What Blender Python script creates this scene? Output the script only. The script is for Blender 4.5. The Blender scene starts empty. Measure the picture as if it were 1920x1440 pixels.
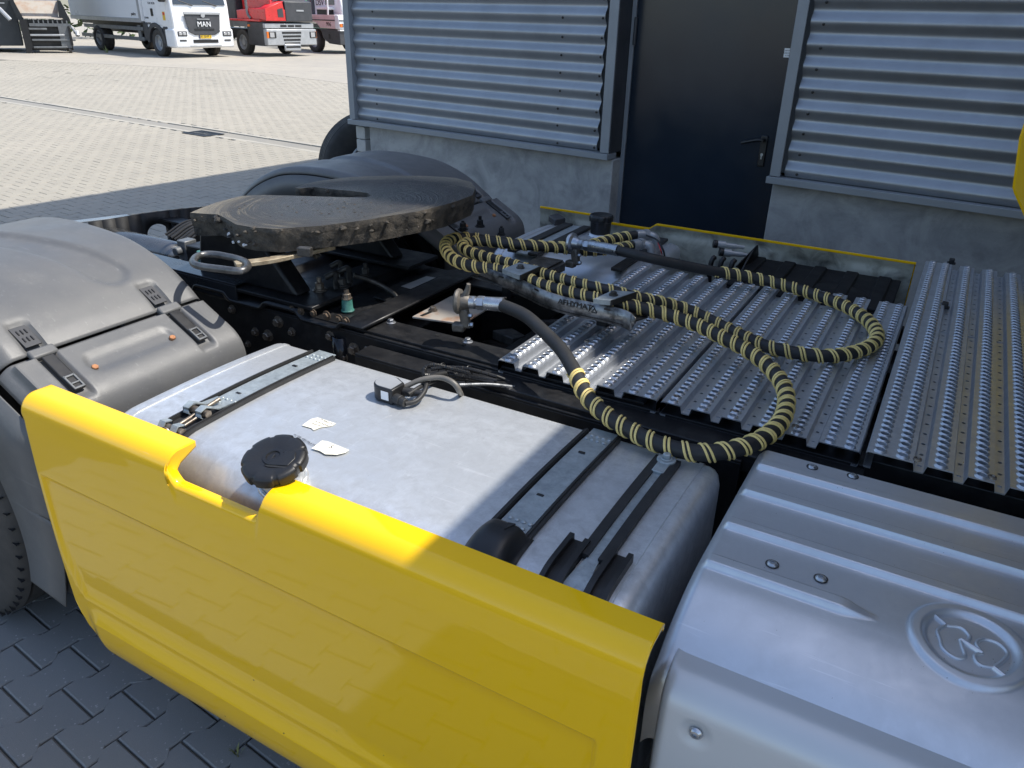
import bpy, math, random
import numpy as np
from math import sin, cos, pi, radians, sqrt, atan2
from mathutils import Vector, Matrix, noise, Quaternion
random.seed(7)
S = bpy.context.scene
COL = S.collection

# ------------------------------------------------------------------ camera
FPX, YAW, PITCH, ROLL, CH = 1440.0, 29.3, 25.9, 1.37, 1.93
_y, _p, _r = map(radians, (YAW, PITCH, ROLL))
_fh = Vector((-sin(_y), cos(_y), 0)); _rt = Vector((cos(_y), sin(_y), 0)); _up = Vector((0, 0, 1))
FWD = cos(_p)*_fh - sin(_p)*_up
_u = cos(_p)*_up + sin(_p)*_fh
RGT = cos(_r)*_rt + sin(_r)*_u
UPV = cos(_r)*_u - sin(_r)*_rt
CAMP = Vector((0, 0, CH))
cd = bpy.data.cameras.new('camera'); cam = bpy.data.objects.new('camera', cd); COL.objects.link(cam)
cd.sensor_fit = 'HORIZONTAL'; cd.sensor_width = 36.0; cd.lens = 36.0*FPX/1920.0
cd.clip_start = 0.05; cd.clip_end = 600
cam.matrix_world = Matrix(((RGT.x, UPV.x, -FWD.x, CAMP.x), (RGT.y, UPV.y, -FWD.y, CAMP.y), (RGT.z, UPV.z, -FWD.z, CAMP.z), (0, 0, 0, 1)))
S.camera = cam

# ------------------------------------------------------------------ light
SUNV = Vector((.504, .318, 1.0)).normalized()
W = bpy.data.worlds.new('World'); S.world = W; W.use_nodes = True
wt = W.node_tree; wt.nodes.clear()
sky = wt.nodes.new('ShaderNodeTexSky'); sky.sky_type = 'NISHITA'; sky.sun_disc = False
sky.sun_elevation = math.asin(SUNV.z); sky.sun_rotation = atan2(SUNV.x, SUNV.y)
sky.air_density = 1.0; sky.dust_density = 1.3; sky.ozone_density = .7
bg = wt.nodes.new('ShaderNodeBackground'); bg.inputs[1].default_value = 0.15
wo = wt.nodes.new('ShaderNodeOutputWorld')
wt.links.new(sky.outputs[0], bg.inputs[0]); wt.links.new(bg.outputs[0], wo.inputs[0])
sl = bpy.data.lights.new('sun', 'SUN'); sl.energy = 3.5; sl.angle = radians(.53); sl.color = (1, .955, .875)
so = bpy.data.objects.new('sun', sl); COL.objects.link(so); so.location = (3, 3, 20)
so.rotation_euler = SUNV.to_track_quat('Z', 'Y').to_euler()
S.view_settings.view_transform = 'Standard'; S.view_settings.look = 'None'
S.view_settings.exposure = 0.80; S.view_settings.gamma = 1.0; S.view_settings.use_curve_mapping = False
S.render.engine = 'CYCLES'

# ------------------------------------------------------------------ measuring helpers
def ray(px, py): return FWD + RGT*((px-960)/FPX) - UPV*((py-720)/FPX)
def at(px, py, z):
    d = ray(px, py); return CAMP + d*((z-CH)/d.z)
def aty(px, py, y):
    d = ray(px, py); return CAMP + d*(y/d.y)
def inframe(P, m=60):
    d = P-CAMP; z = d.dot(FWD)
    if z <= .1: return False
    x = 960+FPX*d.dot(RGT)/z; y = 720-FPX*d.dot(UPV)/z
    return -m < x < 1920+m and -m < y < 1440+m
def lerp(a, b, t): return a+(b-a)*t
def interp(x, pts):
    if x <= pts[0][0]: return pts[0][1]
    for (a, b), (c, d) in zip(pts, pts[1:]):
        if x <= c: return b+(d-b)*(x-a)/(c-a)
    return pts[-1][1]
def sstep(a, b, x):
    t = min(1, max(0, (x-a)/(b-a))); return t*t*(3-2*t)
def catmull(P, n=8, closed=False):
    P = [Vector(p) for p in P]; out = []; N = len(P)
    rng = range(N if closed else N-1)
    for i in rng:
        p1, p2 = P[i], P[(i+1) % N]
        p0 = P[i-1] if (i > 0 or closed) else p1*2-p2
        p3 = P[(i+2) % N] if (i+2 < N or closed) else p2*2-p1
        for k in range(n):
            t = k/n
            out.append(.5*((2*p1)+(p2-p0)*t+(2*p0-5*p1+4*p2-p3)*t*t+(3*p1-p0-3*p2+p3)*t**3))
    if not closed: out.append(P[-1].copy())
    return out
def resample(P, step):
    L = [0]
    for a, b in zip(P, P[1:]): L.append(L[-1]+(b-a).length)
    n = max(2, int(L[-1]/step)); out = []; j = 0
    for i in range(n+1):
        s = L[-1]*i/n
        while j < len(L)-2 and L[j+1] < s: j += 1
        d = L[j+1]-L[j]
        out.append(P[j].lerp(P[j+1], (s-L[j])/d if d > 1e-9 else 0))
    return out

# ------------------------------------------------------------------ mesh builder
def frame(ax):
    ax = Vector(ax).normalized()
    t = Vector((0, 0, 1)) if abs(ax.z) < .9 else Vector((1, 0, 0))
    u = ax.cross(t).normalized(); v = ax.cross(u).normalized()
    return ax, u, v
class G:
    def __init__(s): s.v = []; s.f = []
    def add(s, vs, fs):
        o = len(s.v); s.v.extend([tuple(p) for p in vs]); s.f.extend([tuple(i+o for i in f) for f in fs]); return s
    def box(s, x0, x1, y0, y1, z0, z1):
        return s.add([(x0,y0,z0),(x1,y0,z0),(x1,y1,z0),(x0,y1,z0),(x0,y0,z1),(x1,y0,z1),(x1,y1,z1),(x0,y1,z1)],
                     [(0,3,2,1),(4,5,6,7),(0,1,5,4),(1,2,6,5),(2,3,7,6),(3,0,4,7)])
    def obox(s, c, a, b, d, ha, hb, hd):
        c = Vector(c); a = Vector(a).normalized()*ha; b = Vector(b).normalized()*hb; d = Vector(d).normalized()*hd
        P = [c-a-b-d, c+a-b-d, c+a+b-d, c-a+b-d, c-a-b+d, c+a-b+d, c+a+b+d, c-a+b+d]
        fs = [(0,3,2,1),(4,5,6,7),(0,1,5,4),(1,2,6,5),(2,3,7,6),(3,0,4,7)]
        if a.cross(b).dot(d) < 0: fs = [f[::-1] for f in fs]
        return s.add(P, fs)
    def prism(s, poly, vec):
        vec = Vector(vec); P = [Vector(p) for p in poly]; n = len(P)
        nrm = Vector((0, 0, 0))
        for i in range(n): nrm += P[i].cross(P[(i+1) % n])
        if nrm.dot(vec) < 0: P = P[::-1]
        vs = P+[p+vec for p in P]
        fs = [tuple(range(n))[::-1], tuple(range(n, 2*n))]+[(i, (i+1) % n, n+(i+1) % n, n+i) for i in range(n)]
        return s.add(vs, fs)
    def lathe(s, o, ax, prof, n=24, cap=True):
        o = Vector(o); ax, u, v = frame(ax); vs = []; fs = []; m = len(prof)
        for (r, h) in prof:
            for k in range(n):
                a = 2*pi*k/n; vs.append(o+ax*h+u*(r*cos(a))+v*(r*sin(a)))
        for i in range(m-1):
            for k in range(n):
                k2 = (k+1) % n; fs.append((i*n+k, (i+1)*n+k, (i+1)*n+k2, i*n+k2))
        if cap:
            fs.append(tuple(range(n))); fs.append(tuple(range((m-1)*n, m*n))[::-1])
        return s.add(vs, fs)
    def cyl(s, p0, p1, r, r1=None, n=16):
        p0 = Vector(p0); p1 = Vector(p1); d = p1-p0
        return s.lathe(p0, d, [(r, 0), (r if r1 is None else r1, d.length)], n)
    def tube(s, P, r, n=10, closed=False, cap=True, flat=None):
        P = [Vector(p) for p in P]; N = len(P); T = []
        for i in range(N):
            a = P[i-1] if (i > 0 or closed) else P[i]; b = P[(i+1) % N] if (i < N-1 or closed) else P[i]
            T.append((b-a).normalized())
        _, u, v = frame(T[0]); vs = []; fs = []
        for i in range(N):
            u = (u-T[i]*u.dot(T[i])).normalized(); v = T[i].cross(u)
            rr = r(i/(N-1)) if callable(r) else r
            for k in range(n):
                a = 2*pi*k/n; vs.append(P[i]+u*(rr*cos(a))+v*(rr*sin(a)))
        for i in range(N if closed else N-1):
            for k in range(n):
                j = (i+1) % N; k2 = (k+1) % n; fs.append((i*n+k, i*n+k2, j*n+k2, j*n+k))
        if cap and not closed:
            fs.append(tuple(range(n))[::-1]); fs.append(tuple(range((N-1)*n, N*n)))
        return s.add(vs, fs)
    def surf(s, fn, nu, nv, flip=False):
        vs = [fn(i/nu, j/nv) for i in range(nu+1) for j in range(nv+1)]; fs = []
        for i in range(nu):
            for j in range(nv):
                a = i*(nv+1)+j; q = (a, a+nv+1, a+nv+2, a+1); fs.append(q[::-1] if flip else q)
        return s.add(vs, fs)
    def hexa(s, c, ax, r, h, washer=True):
        c = Vector(c); a = Vector(ax).normalized(); o = 0
        if washer: s.lathe(c, a, [(r*1.45, 0), (r*1.45, .003)], 20); o = .003
        s.lathe(c+a*o, a, [(r, 0), (r, h*.85), (r*.86, h)], 6)
        return s
def mesh(name, g, m, smooth=35):
    me = bpy.data.meshes.new(name); me.from_pydata(g.v, [], g.f); me.update()
    if m: me.materials.append(m)
    if smooth:
        me.polygons.foreach_set('use_smooth', [True]*len(me.polygons)); me.set_sharp_from_angle(angle=radians(smooth))
    return me
WM = {}
def link(o, parent=None, local=False):
    COL.objects.link(o)
    if parent:
        o.parent = parent
        if not local: o.matrix_parent_inverse = WM.get(parent.name, Matrix.Identity(4)).inverted()
    return o
def obj(name, g, m, parent=None, bevel=0, seg=2, smooth=35, local=False, label=None, kind=None, loc=None, solid=0, sub=0):
    me = g if isinstance(g, bpy.types.Mesh) else mesh(name, g, m, smooth)
    o = bpy.data.objects.new(name, me)
    if loc is not None: o.location = loc
    link(o, parent, local); WM[o.name] = Matrix.Translation(o.location)
    if solid:
        q = o.modifiers.new('s', 'SOLIDIFY'); q.thickness = solid; q.offset = -1
    if bevel:
        b = o.modifiers.new('b', 'BEVEL'); b.width = bevel; b.segments = seg; b.limit_method = 'ANGLE'; b.angle_limit = radians(40)
    if sub:
        b = o.modifiers.new('u', 'SUBSURF'); b.levels = sub; b.render_levels = sub
    if label: o['label'] = label
    if kind: o['kind'] = kind
    return o
def thing(name, label, cat, loc=(0, 0, 0), rz=0, group=None):
    o = bpy.data.objects.new(name, None); COL.objects.link(o); o.location = loc; o.rotation_euler = (0, 0, rz)
    o.empty_display_size = .2
    WM[o.name] = Matrix.Translation(Vector(loc)) @ Matrix.Rotation(rz, 4, 'Z')
    o['label'] = label; o['category'] = cat
    if group: o['group'] = group
    return o
def tag(o, label, cat, group=None):
    o['label'] = label; o['category'] = cat
    if group: o['group'] = group
    return o
def text(name, s, size, m, parent, M, ext=.0008, local=False):
    c = bpy.data.curves.new(name, 'FONT'); c.body = s; c.size = size; c.extrude = ext; c.align_x = 'CENTER'; c.align_y = 'CENTER'
    t = bpy.data.objects.new(name+'_t', c)
    me = bpy.data.meshes.new_from_object(t); bpy.data.objects.remove(t)
    me.transform(M); me.materials.clear(); me.materials.append(m)
    return obj(name, me, None, parent, local=local)
def basis(o, x, y):
    x = Vector(x).normalized(); z = x.cross(Vector(y)).normalized(); y = z.cross(x)
    o = Vector(o)
    return Matrix(((x.x, y.x, z.x, o.x), (x.y, y.y, z.y, o.y), (x.z, y.z, z.z, o.z), (0, 0, 0, 1)))

# ------------------------------------------------------------------ materials
class N:
    def __init__(s, name):
        s.m = bpy.data.materials.new(name); s.m.use_nodes = True; s.t = s.m.node_tree; s.b = s.t.nodes['Principled BSDF']
        s.co = s.t.nodes.new('ShaderNodeTexCoord').outputs['Object']
    def n(s, ty, **k):
        q = s.t.nodes.new('ShaderNode'+ty)
        for a, b in k.items():
            if a.startswith('i_'): 
                a = a[2:]; a = int(a) if a.isdigit() else a.replace('_', ' ')
                if hasattr(b, 'is_output') or isinstance(b, bpy.types.NodeSocket): s.t.links.new(b, q.inputs[a])
                else: q.inputs[a].default_value = b
            else: setattr(q, a, b)
        return q
    def set(s, k, v):
        if isinstance(v, bpy.types.NodeSocket): s.t.links.new(v, s.b.inputs[k])
        else: s.b.inputs[k].default_value = v
    def noise(s, sc, det=4, rough=.6, dist=0, co=None):
        return s.n('TexNoise', i_Vector=co or s.co, i_Scale=sc, i_Detail=det, i_Roughness=rough, i_Distortion=dist).outputs[0]
    def vor(s, sc, co=None, feat='F1'):
        return s.n('TexVoronoi', i_Vector=co or s.co, i_Scale=sc, feature=feat).outputs['Distance']
    def mp(s, sc=(1, 1, 1), loc=(0, 0, 0), rot=(0, 0, 0), co=None):
        return s.n('Mapping', i_Vector=co or s.co, i_Scale=sc, i_Location=loc, i_Rotation=rot).outputs[0]
    def rng(s, v, a, b, c=0, d=1):
        return s.n('MapRange', i_0=v, i_1=a, i_2=b, i_3=c, i_4=d).outputs[0]
    def mix(s, f, a, b, bt='MIX'):
        q = s.t.nodes.new('ShaderNodeMix'); q.data_type = 'RGBA'; q.blend_type = bt
        for i, v in ((0, f), (6, a), (7, b)):
            if isinstance(v, bpy.types.NodeSocket): s.t.links.new(v, q.inputs[i])
            else:
                if i and len(v) == 3: v = (*v, 1)
                q.inputs[i].default_value = v
        return q.outputs[2]
    def math(s, op, a, b=0.0):
        return s.n('Math', operation=op, i_0=a, i_1=b).outputs[0]
    def bump(s, h, st=.2, d=.01):
        s.set('Normal', s.n('Bump', i_Height=h, i_Strength=st, i_Distance=d).outputs[0])
def mat(name, col, rough=.5, metal=0, col2=None, sc=6, rr=.12, bump=0, bs=200, coat=0, spec=.5, lo=.35, hi=.65, dist=0, dust=None, specks=0, chips=False):
    n = N(name); col2 = col2 or tuple(c*.8 for c in col)
    a = n.noise(sc, 6, .62, dist); c = n.mix(n.rng(a, lo, hi), col, col2)
    if specks:
        v = n.vor(specks); c = n.mix(n.rng(v, .12, .05), c, tuple(min(1, x*2.2+.05) for x in col))
    if dust:
        d = n.noise(sc*2.7, 8, .7); c = n.mix(n.rng(d, .5, .8, 0, dust[1]), c, dust[0])
    if chips:
        v = n.vor(16); c = n.mix(n.math('MULTIPLY', n.rng(v, .045, .03), n.rng(n.noise(4, 2), .56, .60)), c, (.10, .06, .01))
        q = n.noise(1, 3, .5, .4, n.mp((5, 5, 130), rot=(0, .5, 0))); c = n.mix(n.rng(q, .74, .80, 0, .25), c, (.70, .60, .35))
    n.set('Base Color', c); n.set('Metallic', metal)
    n.set('Roughness', n.rng(n.noise(sc*1.7, 5, .6), .3, .7, max(.02, rough-rr), min(1, rough+rr)))
    n.set('Specular IOR Level', spec)
    if coat: n.set('Coat Weight', coat); n.set('Coat Roughness', .04)
    if bump: n.bump(n.noise(bs, 4, .6), bump, .004)
    return n.m
M = {}
M['cladding'] = mat('cladding steel', (.36, .375, .40), .40, .55, (.31, .325, .345), 3, .06, .03, 60, dust=((.22, .22, .23), .3))
M['flash'] = mat('flashing grey', (.27, .285, .30), .42, 0, (.23, .245, .26), 4, .06)
M['concrete'] = mat('plinth concrete', (.40, .395, .38), .85, 0, (.21, .21, .21), 3.6, .05, .4, 70, lo=.40, hi=.72, dist=.8, dust=((.13, .13, .13), .55))
M['block'] = mat('light block', (.50, .49, .46), .8, 0, None, 9, .05, .3, 90)
M['door'] = mat('door anthracite', (.013, .021, .033), .20, 0, (.010, .017, .028), 2.5, .04, .02, 12)
M['black'] = mat('black plastic', (.008, .008, .009), .42, 0, (.013, .013, .014), 14, .1, .08, 300)
M['rubber'] = mat('rubber', (.012, .012, .013), .58, 0, (.021, .021, .021), 9, .1, .1, 120)
M['tyre'] = mat('tyre rubber', (.030, .029, .028), .72, 0, (.055, .050, .045), 6, .08, .25, 60)
M['blacksteel'] = mat('black chassis steel', (.0075, .008, .0095), .42, 0, (.014, .014, .015), 12, .12, .08, 150, dust=((.06, .056, .052), .38), spec=.4)
M['dirtsteel'] = mat('dirty steel', (.10, .095, .09), .5, .5, (.035, .033, .03), 25, .15, .3, 140)
M['zinc'] = mat('zinc plated', (.55, .57, .60), .32, .9, (.40, .41, .43), 30, .1, .08, 200)
M['greyzinc'] = mat('dull galvanised', (.42, .47, .49), .5, .55, (.30, .34, .36), 40, .1, .1, 250, dust=((.12, .11, .1), .35))
M['bolt'] = mat('bolt steel', (.28, .25, .21), .45, .7, (.12, .09, .07), 60, .1, .1, 200)
M['rust'] = mat('rust', (.30, .12, .045), .75, .1, (.16, .06, .03), 40, .1, .2, 200)
M['cast'] = mat('cast iron', (.20, .18, .155), .55, .45, (.10, .09, .08), 35, .12, .35, 160)
M['yellow'] = mat('yellow paint', (.90, .52, .004), .35, 0, (.88, .505, .004), 3, .03, 0, 10, coat=.85, spec=.10, chips=True)
M['yhose'] = mat('yellow spiral', (.82, .63, .24), .5, 0, (.70, .53, .18), 40, .1)
M['redp'] = mat('red paint', (.62, .018, .02), .3, 0, None, 4, .05, coat=.5)
M['white'] = mat('white paint', (.78, .79, .80), .3, 0, (.72, .73, .74), 2, .05, coat=.4)
M['pink'] = mat('faded pink', (.60, .44, .43), .45, 0, (.68, .55, .54), 3, .05)
M['greenp'] = mat('green paint', (.10, .42, .12), .4, 0, None, 4, .05)
M['dgrey'] = mat('dark grey plastic', (.035, .038, .042), .5, 0, (.05, .05, .055), 5, .08)
M['mgrey'] = mat('mid grey metal', (.17, .18, .185), .45, .2, (.12, .125, .13), 5, .08)
M['lgrey'] = mat('light grey metal', (.42, .43, .44), .4, .4, (.35, .36, .37), 5, .08)
M['glass'] = mat('windscreen', (.02, .025, .03), .05, 0, None, 2, .01, coat=1)
M['amber'] = mat('amber lens', (.75, .18, .02), .25, 0, None, 5, .03)
M['lamp'] = mat('lamp glass', (.55, .57, .60), .12, .6, None, 20, .04)
M['inktext'] = mat('ink', (.03, .03, .035), .6)
M['paper'] = mat('label paper', (.78, .75, .64), .7, 0, (.65, .62, .52), 60, .05)
M['liner'] = mat('dirty grp liner', (.44, .42, .34), .6, 0, (.10, .095, .08), 9, .1, .2, 80, lo=.45, hi=.7, dist=.5)
M['green'] = mat('green sleeve', (.06, .20, .17), .45, 0, (.035, .12, .10), 40, .1, .1, 200)
M['grass'] = mat('weed', (.16, .22, .06), .7, 0, (.22, .20, .08), 40)
M['silver'] = mat('silver painted plastic', (.55, .555, .56), .36, .25, (.53, .535, .54), 2, .04, .015, 400)
M['blue'] = mat('blue hose', (.01, .03, .12), .4)

def fender_mat():
    n = N('grey fender plastic')
    c = n.mix(n.rng(n.noise(3, 6, .7), .35, .7), (.096, .098, .101), (.128, .127, .124))
    d = n.noise(14, 9, .75); c = n.mix(n.rng(d, .55, .8, 0, .35), c, (.23, .225, .21))
    sc = n.noise(1, 3, .5, 0, n.mp((3, 90, 90), rot=(0, 0, .5))); c = n.mix(n.rng(sc, .66, .72, 0, .35), c, (.20, .20, .20))
    n.set('Base Color', c); n.set('Roughness', n.rng(n.noise(8, 5), .3, .7, .38, .52)); n.bump(n.math('ADD', n.noise(420, 3, .6), n.math('MULTIPLY', n.noise(9, 5, .6), .6)), .22, .003)
    return n.m
M['fender'] = fender_mat()
def alu_mat(name, base, r0, r1, seed=0, mott=22, metal=.92, bm=.10, mk=.13):
    n = N(name)
    a = n.noise(mott, 8, .72, .35, n.mp((1, 1, 1), (seed, 0, 0)))
    b = n.noise(3.0, 4, .6, .5)
    c = n.mix(n.rng(a, .36, .64), base, tuple(x*(1-mk*1.5) for x in base))
    c = n.mix(n.rng(b, .4, .65, 0, .6), c, tuple(x*(1-mk*1.2) for x in base))
    st = n.noise(1, 6, .75, .5, n.mp((60, 22, 40), (seed*2, 1, 0), (0, 0, .7))); c = n.mix(n.rng(st, .58, .70, 0, mk*2.0), c, tuple(min(1, x*1.25) for x in base))
    sp = n.vor(90); spm = n.math('MULTIPLY', n.rng(sp, .10, .03), n.rng(n.noise(9, 3), .55, .62))
    c = n.mix(spm, c, (.10, .095, .085))
    scr = n.noise(1, 2, .5, .3, n.mp((6, 160, 60), rot=(0, 0, .9))); scr = n.rng(scr, .68, .74)
    scr2 = n.noise(1, 2, .5, .3, n.mp((120, 8, 60), rot=(0, 0, .35))); scr2 = n.rng(scr2, .70, .75)
    c = n.mix(n.math('MULTIPLY', scr, .35), c, (.85, .86, .88))
    n.set('Base Color', c); n.set('Metallic', metal)
    r = n.rng(a, .3, .7, r0, r1); r = n.math('SUBTRACT', r, n.math('MULTIPLY', scr2, .08)); n.set('Roughness', r)
    n.bump(n.math('ADD', n.noise(7, 4, .5), n.math('MULTIPLY', n.noise(260, 3, .6), .05)), .10, .01)
    return n.m
M['alu'] = alu_mat('tank aluminium', (.70, .72, .74), .34, .50, 0, 26, .62, mk=.20)
M['alu2'] = alu_mat('cover aluminium', (.62, .64, .67), .32, .44, 5, 12, .70, mk=.07)
M['plate'] = alu_mat('galvanised grating', (.60, .62, .65), .30, .44, 9, 30, .78)
def fw_mat(cx, cy, cz):
    n = N('greasy fifth wheel')
    co = n.mp((1, 1, 1), (-cx, -cy, -cz))
    sx = n.n('SeparateXYZ', i_0=co); ang = n.math('ARCTAN2', sx.outputs[1], sx.outputs[0])
    rr_ = n.math('SQRT', n.math('ADD', n.math('MULTIPLY', sx.outputs[0], sx.outputs[0]), n.math('MULTIPLY', sx.outputs[1], sx.outputs[1])))
    cv = n.n('CombineXYZ', i_0=n.math('MULTIPLY', rr_, 75.0), i_1=n.math('MULTIPLY', ang, 1.6)).outputs[0]
    w = n.rng(n.n('TexNoise', i_Vector=cv, i_Scale=1.0, i_Detail=5.0, i_Roughness=.62, i_Distortion=.5).outputs[0], .44, .64)
    g = n.noise(7, 6, .7, 0, co); r = n.n('VectorMath', operation='LENGTH', i_0=co).outputs[1]
    edge = n.rng(n.math('ADD', r, n.math('MULTIPLY', g, .12)), .26, .46)
    w = n.math('MULTIPLY', w, n.rng(n.noise(5, 4, .6, 0, co), .38, .62, .15, 1)); c = n.mix(n.rng(w, .15, 1.0), (.035, .033, .032), (.20, .172, .122))
    c = n.mix(edge, (.012, .012, .015), c); c = n.mix(n.rng(n.noise(40, 6, .7), .5, .75, 0, .7), c, (.035, .031, .027))
    c = n.mix(n.rng(r, .44, .58, 0, .75), c, (.28, .24, .175))
    n.set('Base Color', c); n.set('Roughness', n.rng(edge, 0, 1, .30, .58)); n.set('Specular IOR Level', .45)
    n.bump(n.math('ADD', n.noise(45, 7, .75), n.math('MULTIPLY', w, .5)), .85, .012)
    return n.m
def crust_mat():
    n = N('grease and dirt crust')
    g = n.noise(18, 8, .72); c = n.mix(n.rng(g, .38, .60), (.010, .009, .008), (.095, .080, .062))
    c = n.mix(n.rng(n.noise(70, 4, .7), .60, .75, 0, .5), c, (.15, .13, .10))
    n.set('Base Color', c); n.set('Roughness', n.rng(g, .3, .7, .35, .9)); n.bump(n.noise(110, 7, .75), .9, .008)
    return n.m
M['crust'] = crust_mat()
def paver_mat():
    n = N('concrete paver')
    big = n.noise(.35, 5, .6); mid = n.noise(3.0, 5, .65)
    c = n.mix(n.rng(big, .35, .65), (.300, .275, .225), (.335, .305, .250))
    c = n.mix(n.rng(mid, .4, .7, 0, .5), c, (.235, .218, .185))
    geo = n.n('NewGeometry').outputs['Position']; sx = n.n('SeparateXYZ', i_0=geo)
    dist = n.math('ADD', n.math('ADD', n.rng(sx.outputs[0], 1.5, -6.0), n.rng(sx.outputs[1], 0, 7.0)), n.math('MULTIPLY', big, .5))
    dk = n.rng(dist, .95, 1.45, 1, 0); c = n.mix(dk, c, (.205, .205, .200))  # same pavers, coloured darker near the lorry to deepen its shade
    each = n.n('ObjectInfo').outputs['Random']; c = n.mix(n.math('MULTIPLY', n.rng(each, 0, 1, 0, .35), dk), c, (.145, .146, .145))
    f = n.noise(420, 3, .8); c = n.mix(n.rng(f, .58, .68, 0, .35), c, (.40, .395, .38))
    f2 = n.noise(260, 3, .8, 0, n.mp((1, 1, 1), (3, 3, 3))); c = n.mix(n.rng(f2, .60, .72, 0, .6), c, (.12, .118, .11))
    v = n.vor(55); v2 = n.noise(30, 2); c = n.mix(n.math('MULTIPLY', n.rng(v, .18, .11), n.rng(v2, .46, .52, 0, .5)), c, (.50, .49, .47))
    n.set('Base Color', c); n.set('Roughness', .86); n.bump(n.noise(330, 4, .7), .45, .003)
    return n.m
M['paver'] = paver_mat()
def ground_mat():
    n = N('yard concrete ground')
    c = n.mix(n.rng(n.noise(.25, 6, .65), .35, .65), (.36, .325, .265), (.30, .275, .235))
    c = n.mix(n.rng(n.noise(2.2, 6, .7), .45, .75, 0, .6), c, (.23, .22, .195))
    c = n.mix(n.rng(n.noise(40, 4, .7), .5, .7, 0, .3), c, (.42, .40, .36))
    n.set('Base Color', c); n.set('Roughness', .9); n.bump(n.noise(30, 6, .7), .3, .01)
    return n.m
M['ground'] = ground_mat()
M['joint'] = mat('joint sand', (.10, .094, .08), .95, 0, (.07, .066, .058), 8, .02, .3, 90)
M['kerb'] = mat('kerb concrete', (.37, .345, .29), .88, 0, (.32, .30, .26), 1.5, .03, .3, 60)
M['gutter'] = mat('gutter concrete', (.26, .24, .20), .88, 0, (.22, .21, .19), 1.2, .03, .3, 60)

# ================================================================== SETTING
BA = radians(6.9)
EU = Vector((cos(BA), -sin(BA), 0)); EN = Vector((sin(BA), cos(BA), 0))
PA = radians(5.4)
E1 = Vector((cos(PA), -sin(PA), 0)); E2 = Vector((sin(PA), cos(PA), 0))
# ground sheet
g = G(); g.add([(-300, -300, -.09), (300, -300, -.09), (300, 300, -.09), (-300, 300, -.09)], [(0, 1, 2, 3)])
obj('ground', g, M['ground'], kind='structure')
def pbox(g, P0, d, n, L, w, z0, z1):       # a bar from P0 along d
    P0 = Vector(P0); poly = [P0, P0+d*L, P0+d*L+n*w, P0+n*w]
    g.prism([(p.x, p.y, z0) for p in poly], (0, 0, z1-z0))
yard = obj('yard_paving', G().add([(-60, -40, -.012), (30, -40, -.012), (30, 26, -.012), (-60, 26, -.012)], [(0, 1, 2, 3)]), M['joint'], kind='structure')
# far concrete apron in front of the parked trucks
AP0 = at(0, 112, 0); AP1 = at(660, 158, 0)
AL = (AP1-AP0).normalized(); 
g = G(); A = AP0-AL*20; B = AP1+AL*20
g.prism([(-80, 8, -.008), (A.x, A.y, -.008), (AP0.x, AP0.y, -.008), (at(230,122,0).x, at(230,122,0).y, -.008), (at(450,133,0).x, at(450,133,0).y, -.008), (AP1.x, AP1.y, -.008), (B.x, B.y+0, -.008), (60, 80, -.008), (-80, 80, -.008)], (0, 0, .012))
obj('concrete_apron', g, M['ground'], kind='structure')
APOLY = [(-80, 8), (A.x, A.y), (AP0.x, AP0.y), (at(230,122,0).x, at(230,122,0).y), (at(450,133,0).x, at(450,133,0).y), (AP1.x, AP1.y), (B.x, B.y), (60, 80), (-80, 80)]
def inpoly(x, y, P):
    c = False; j = len(P)-1
    for i in range(len(P)):
        if (P[i][1] > y) != (P[j][1] > y) and x < (P[j][0]-P[i][0])*(y-P[i][1])/(P[j][1]-P[i][1])+P[i][0]: c = not c
        j = i
    return c
# gutter strip with two light kerb edges and a drain grate
G0 = at(0, 180, 0); G1 = at(600, 272, 0); GD = (G1-G0).normalized(); GNn = Vector((-GD.y, GD.x, 0))
if GNn.y > 0: GNn = -GNn      # towards the camera
gw = .52
g = G(); pbox(g, G0-GD*20+GNn*.13, GD, GNn, 50, gw-.2, -.02, -.006)
gut = obj('gutter', g, M['gutter'], kind='structure')
for off, w in ((-.01, .10), (gw-.09, .09)):
    L = 50; k = 0; x = 0
    gk = G()
    while x < L:
        pbox(gk, G0-GD*20+GD*x+GNn*off, GD, GNn, .985, w, -.02, random.uniform(.002, .008)); x += 1.0
    obj('kerb_edge', gk, M['kerb'], gut, bevel=.006, label=None)
# pavers
CW, PP, DD = .1555, .212, .0135
PO = Vector((-2.038, .828, 0))
hj = .0028
def paver_outline(w, p, d, s):
    y1, y2 = .235*p, .35*p
    L = [(-d, 0), (-d, y1), (d, y2), (d, p-y2), (-d, p-y1), (-d, p)]
    R = [(w+d, p), (w+d, p-y1), (w-d, p-y2), (w-d, y2), (w+d, y1), (w+d, 0)]
    c = (w/2, p/2); out = []
    for (x, y) in L:
        out.append((x+s, min(max(y, s), p-s)))
    for (x, y) in R:
        out.append((x-s, min(max(y, s), p-s)))
    return out
o_lo = paver_outline(CW, PP, DD, hj); o_hi = paver_outline(CW, PP, DD, hj+.004)
def base_pts(ol, z):
    return [E1*(x-CW/2)+E2*(y-PP/2)+Vector((0, 0, z)) for x, y in ol]
gp = G(); n = 12
gp.add(base_pts(o_lo, -.018)+base_pts(o_lo, -.004)+base_pts(o_hi, 0),
       [(i+1 if i < 11 else 0, i, 12+i, 12+(i+1) % 12) for i in range(12)]+[(12+(i+1) % 12, 12+i, 24+i, 24+(i+1) % 12) for i in range(12)]+[tuple(range(35, 23, -1))])
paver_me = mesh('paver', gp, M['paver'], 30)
cells = []
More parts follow.
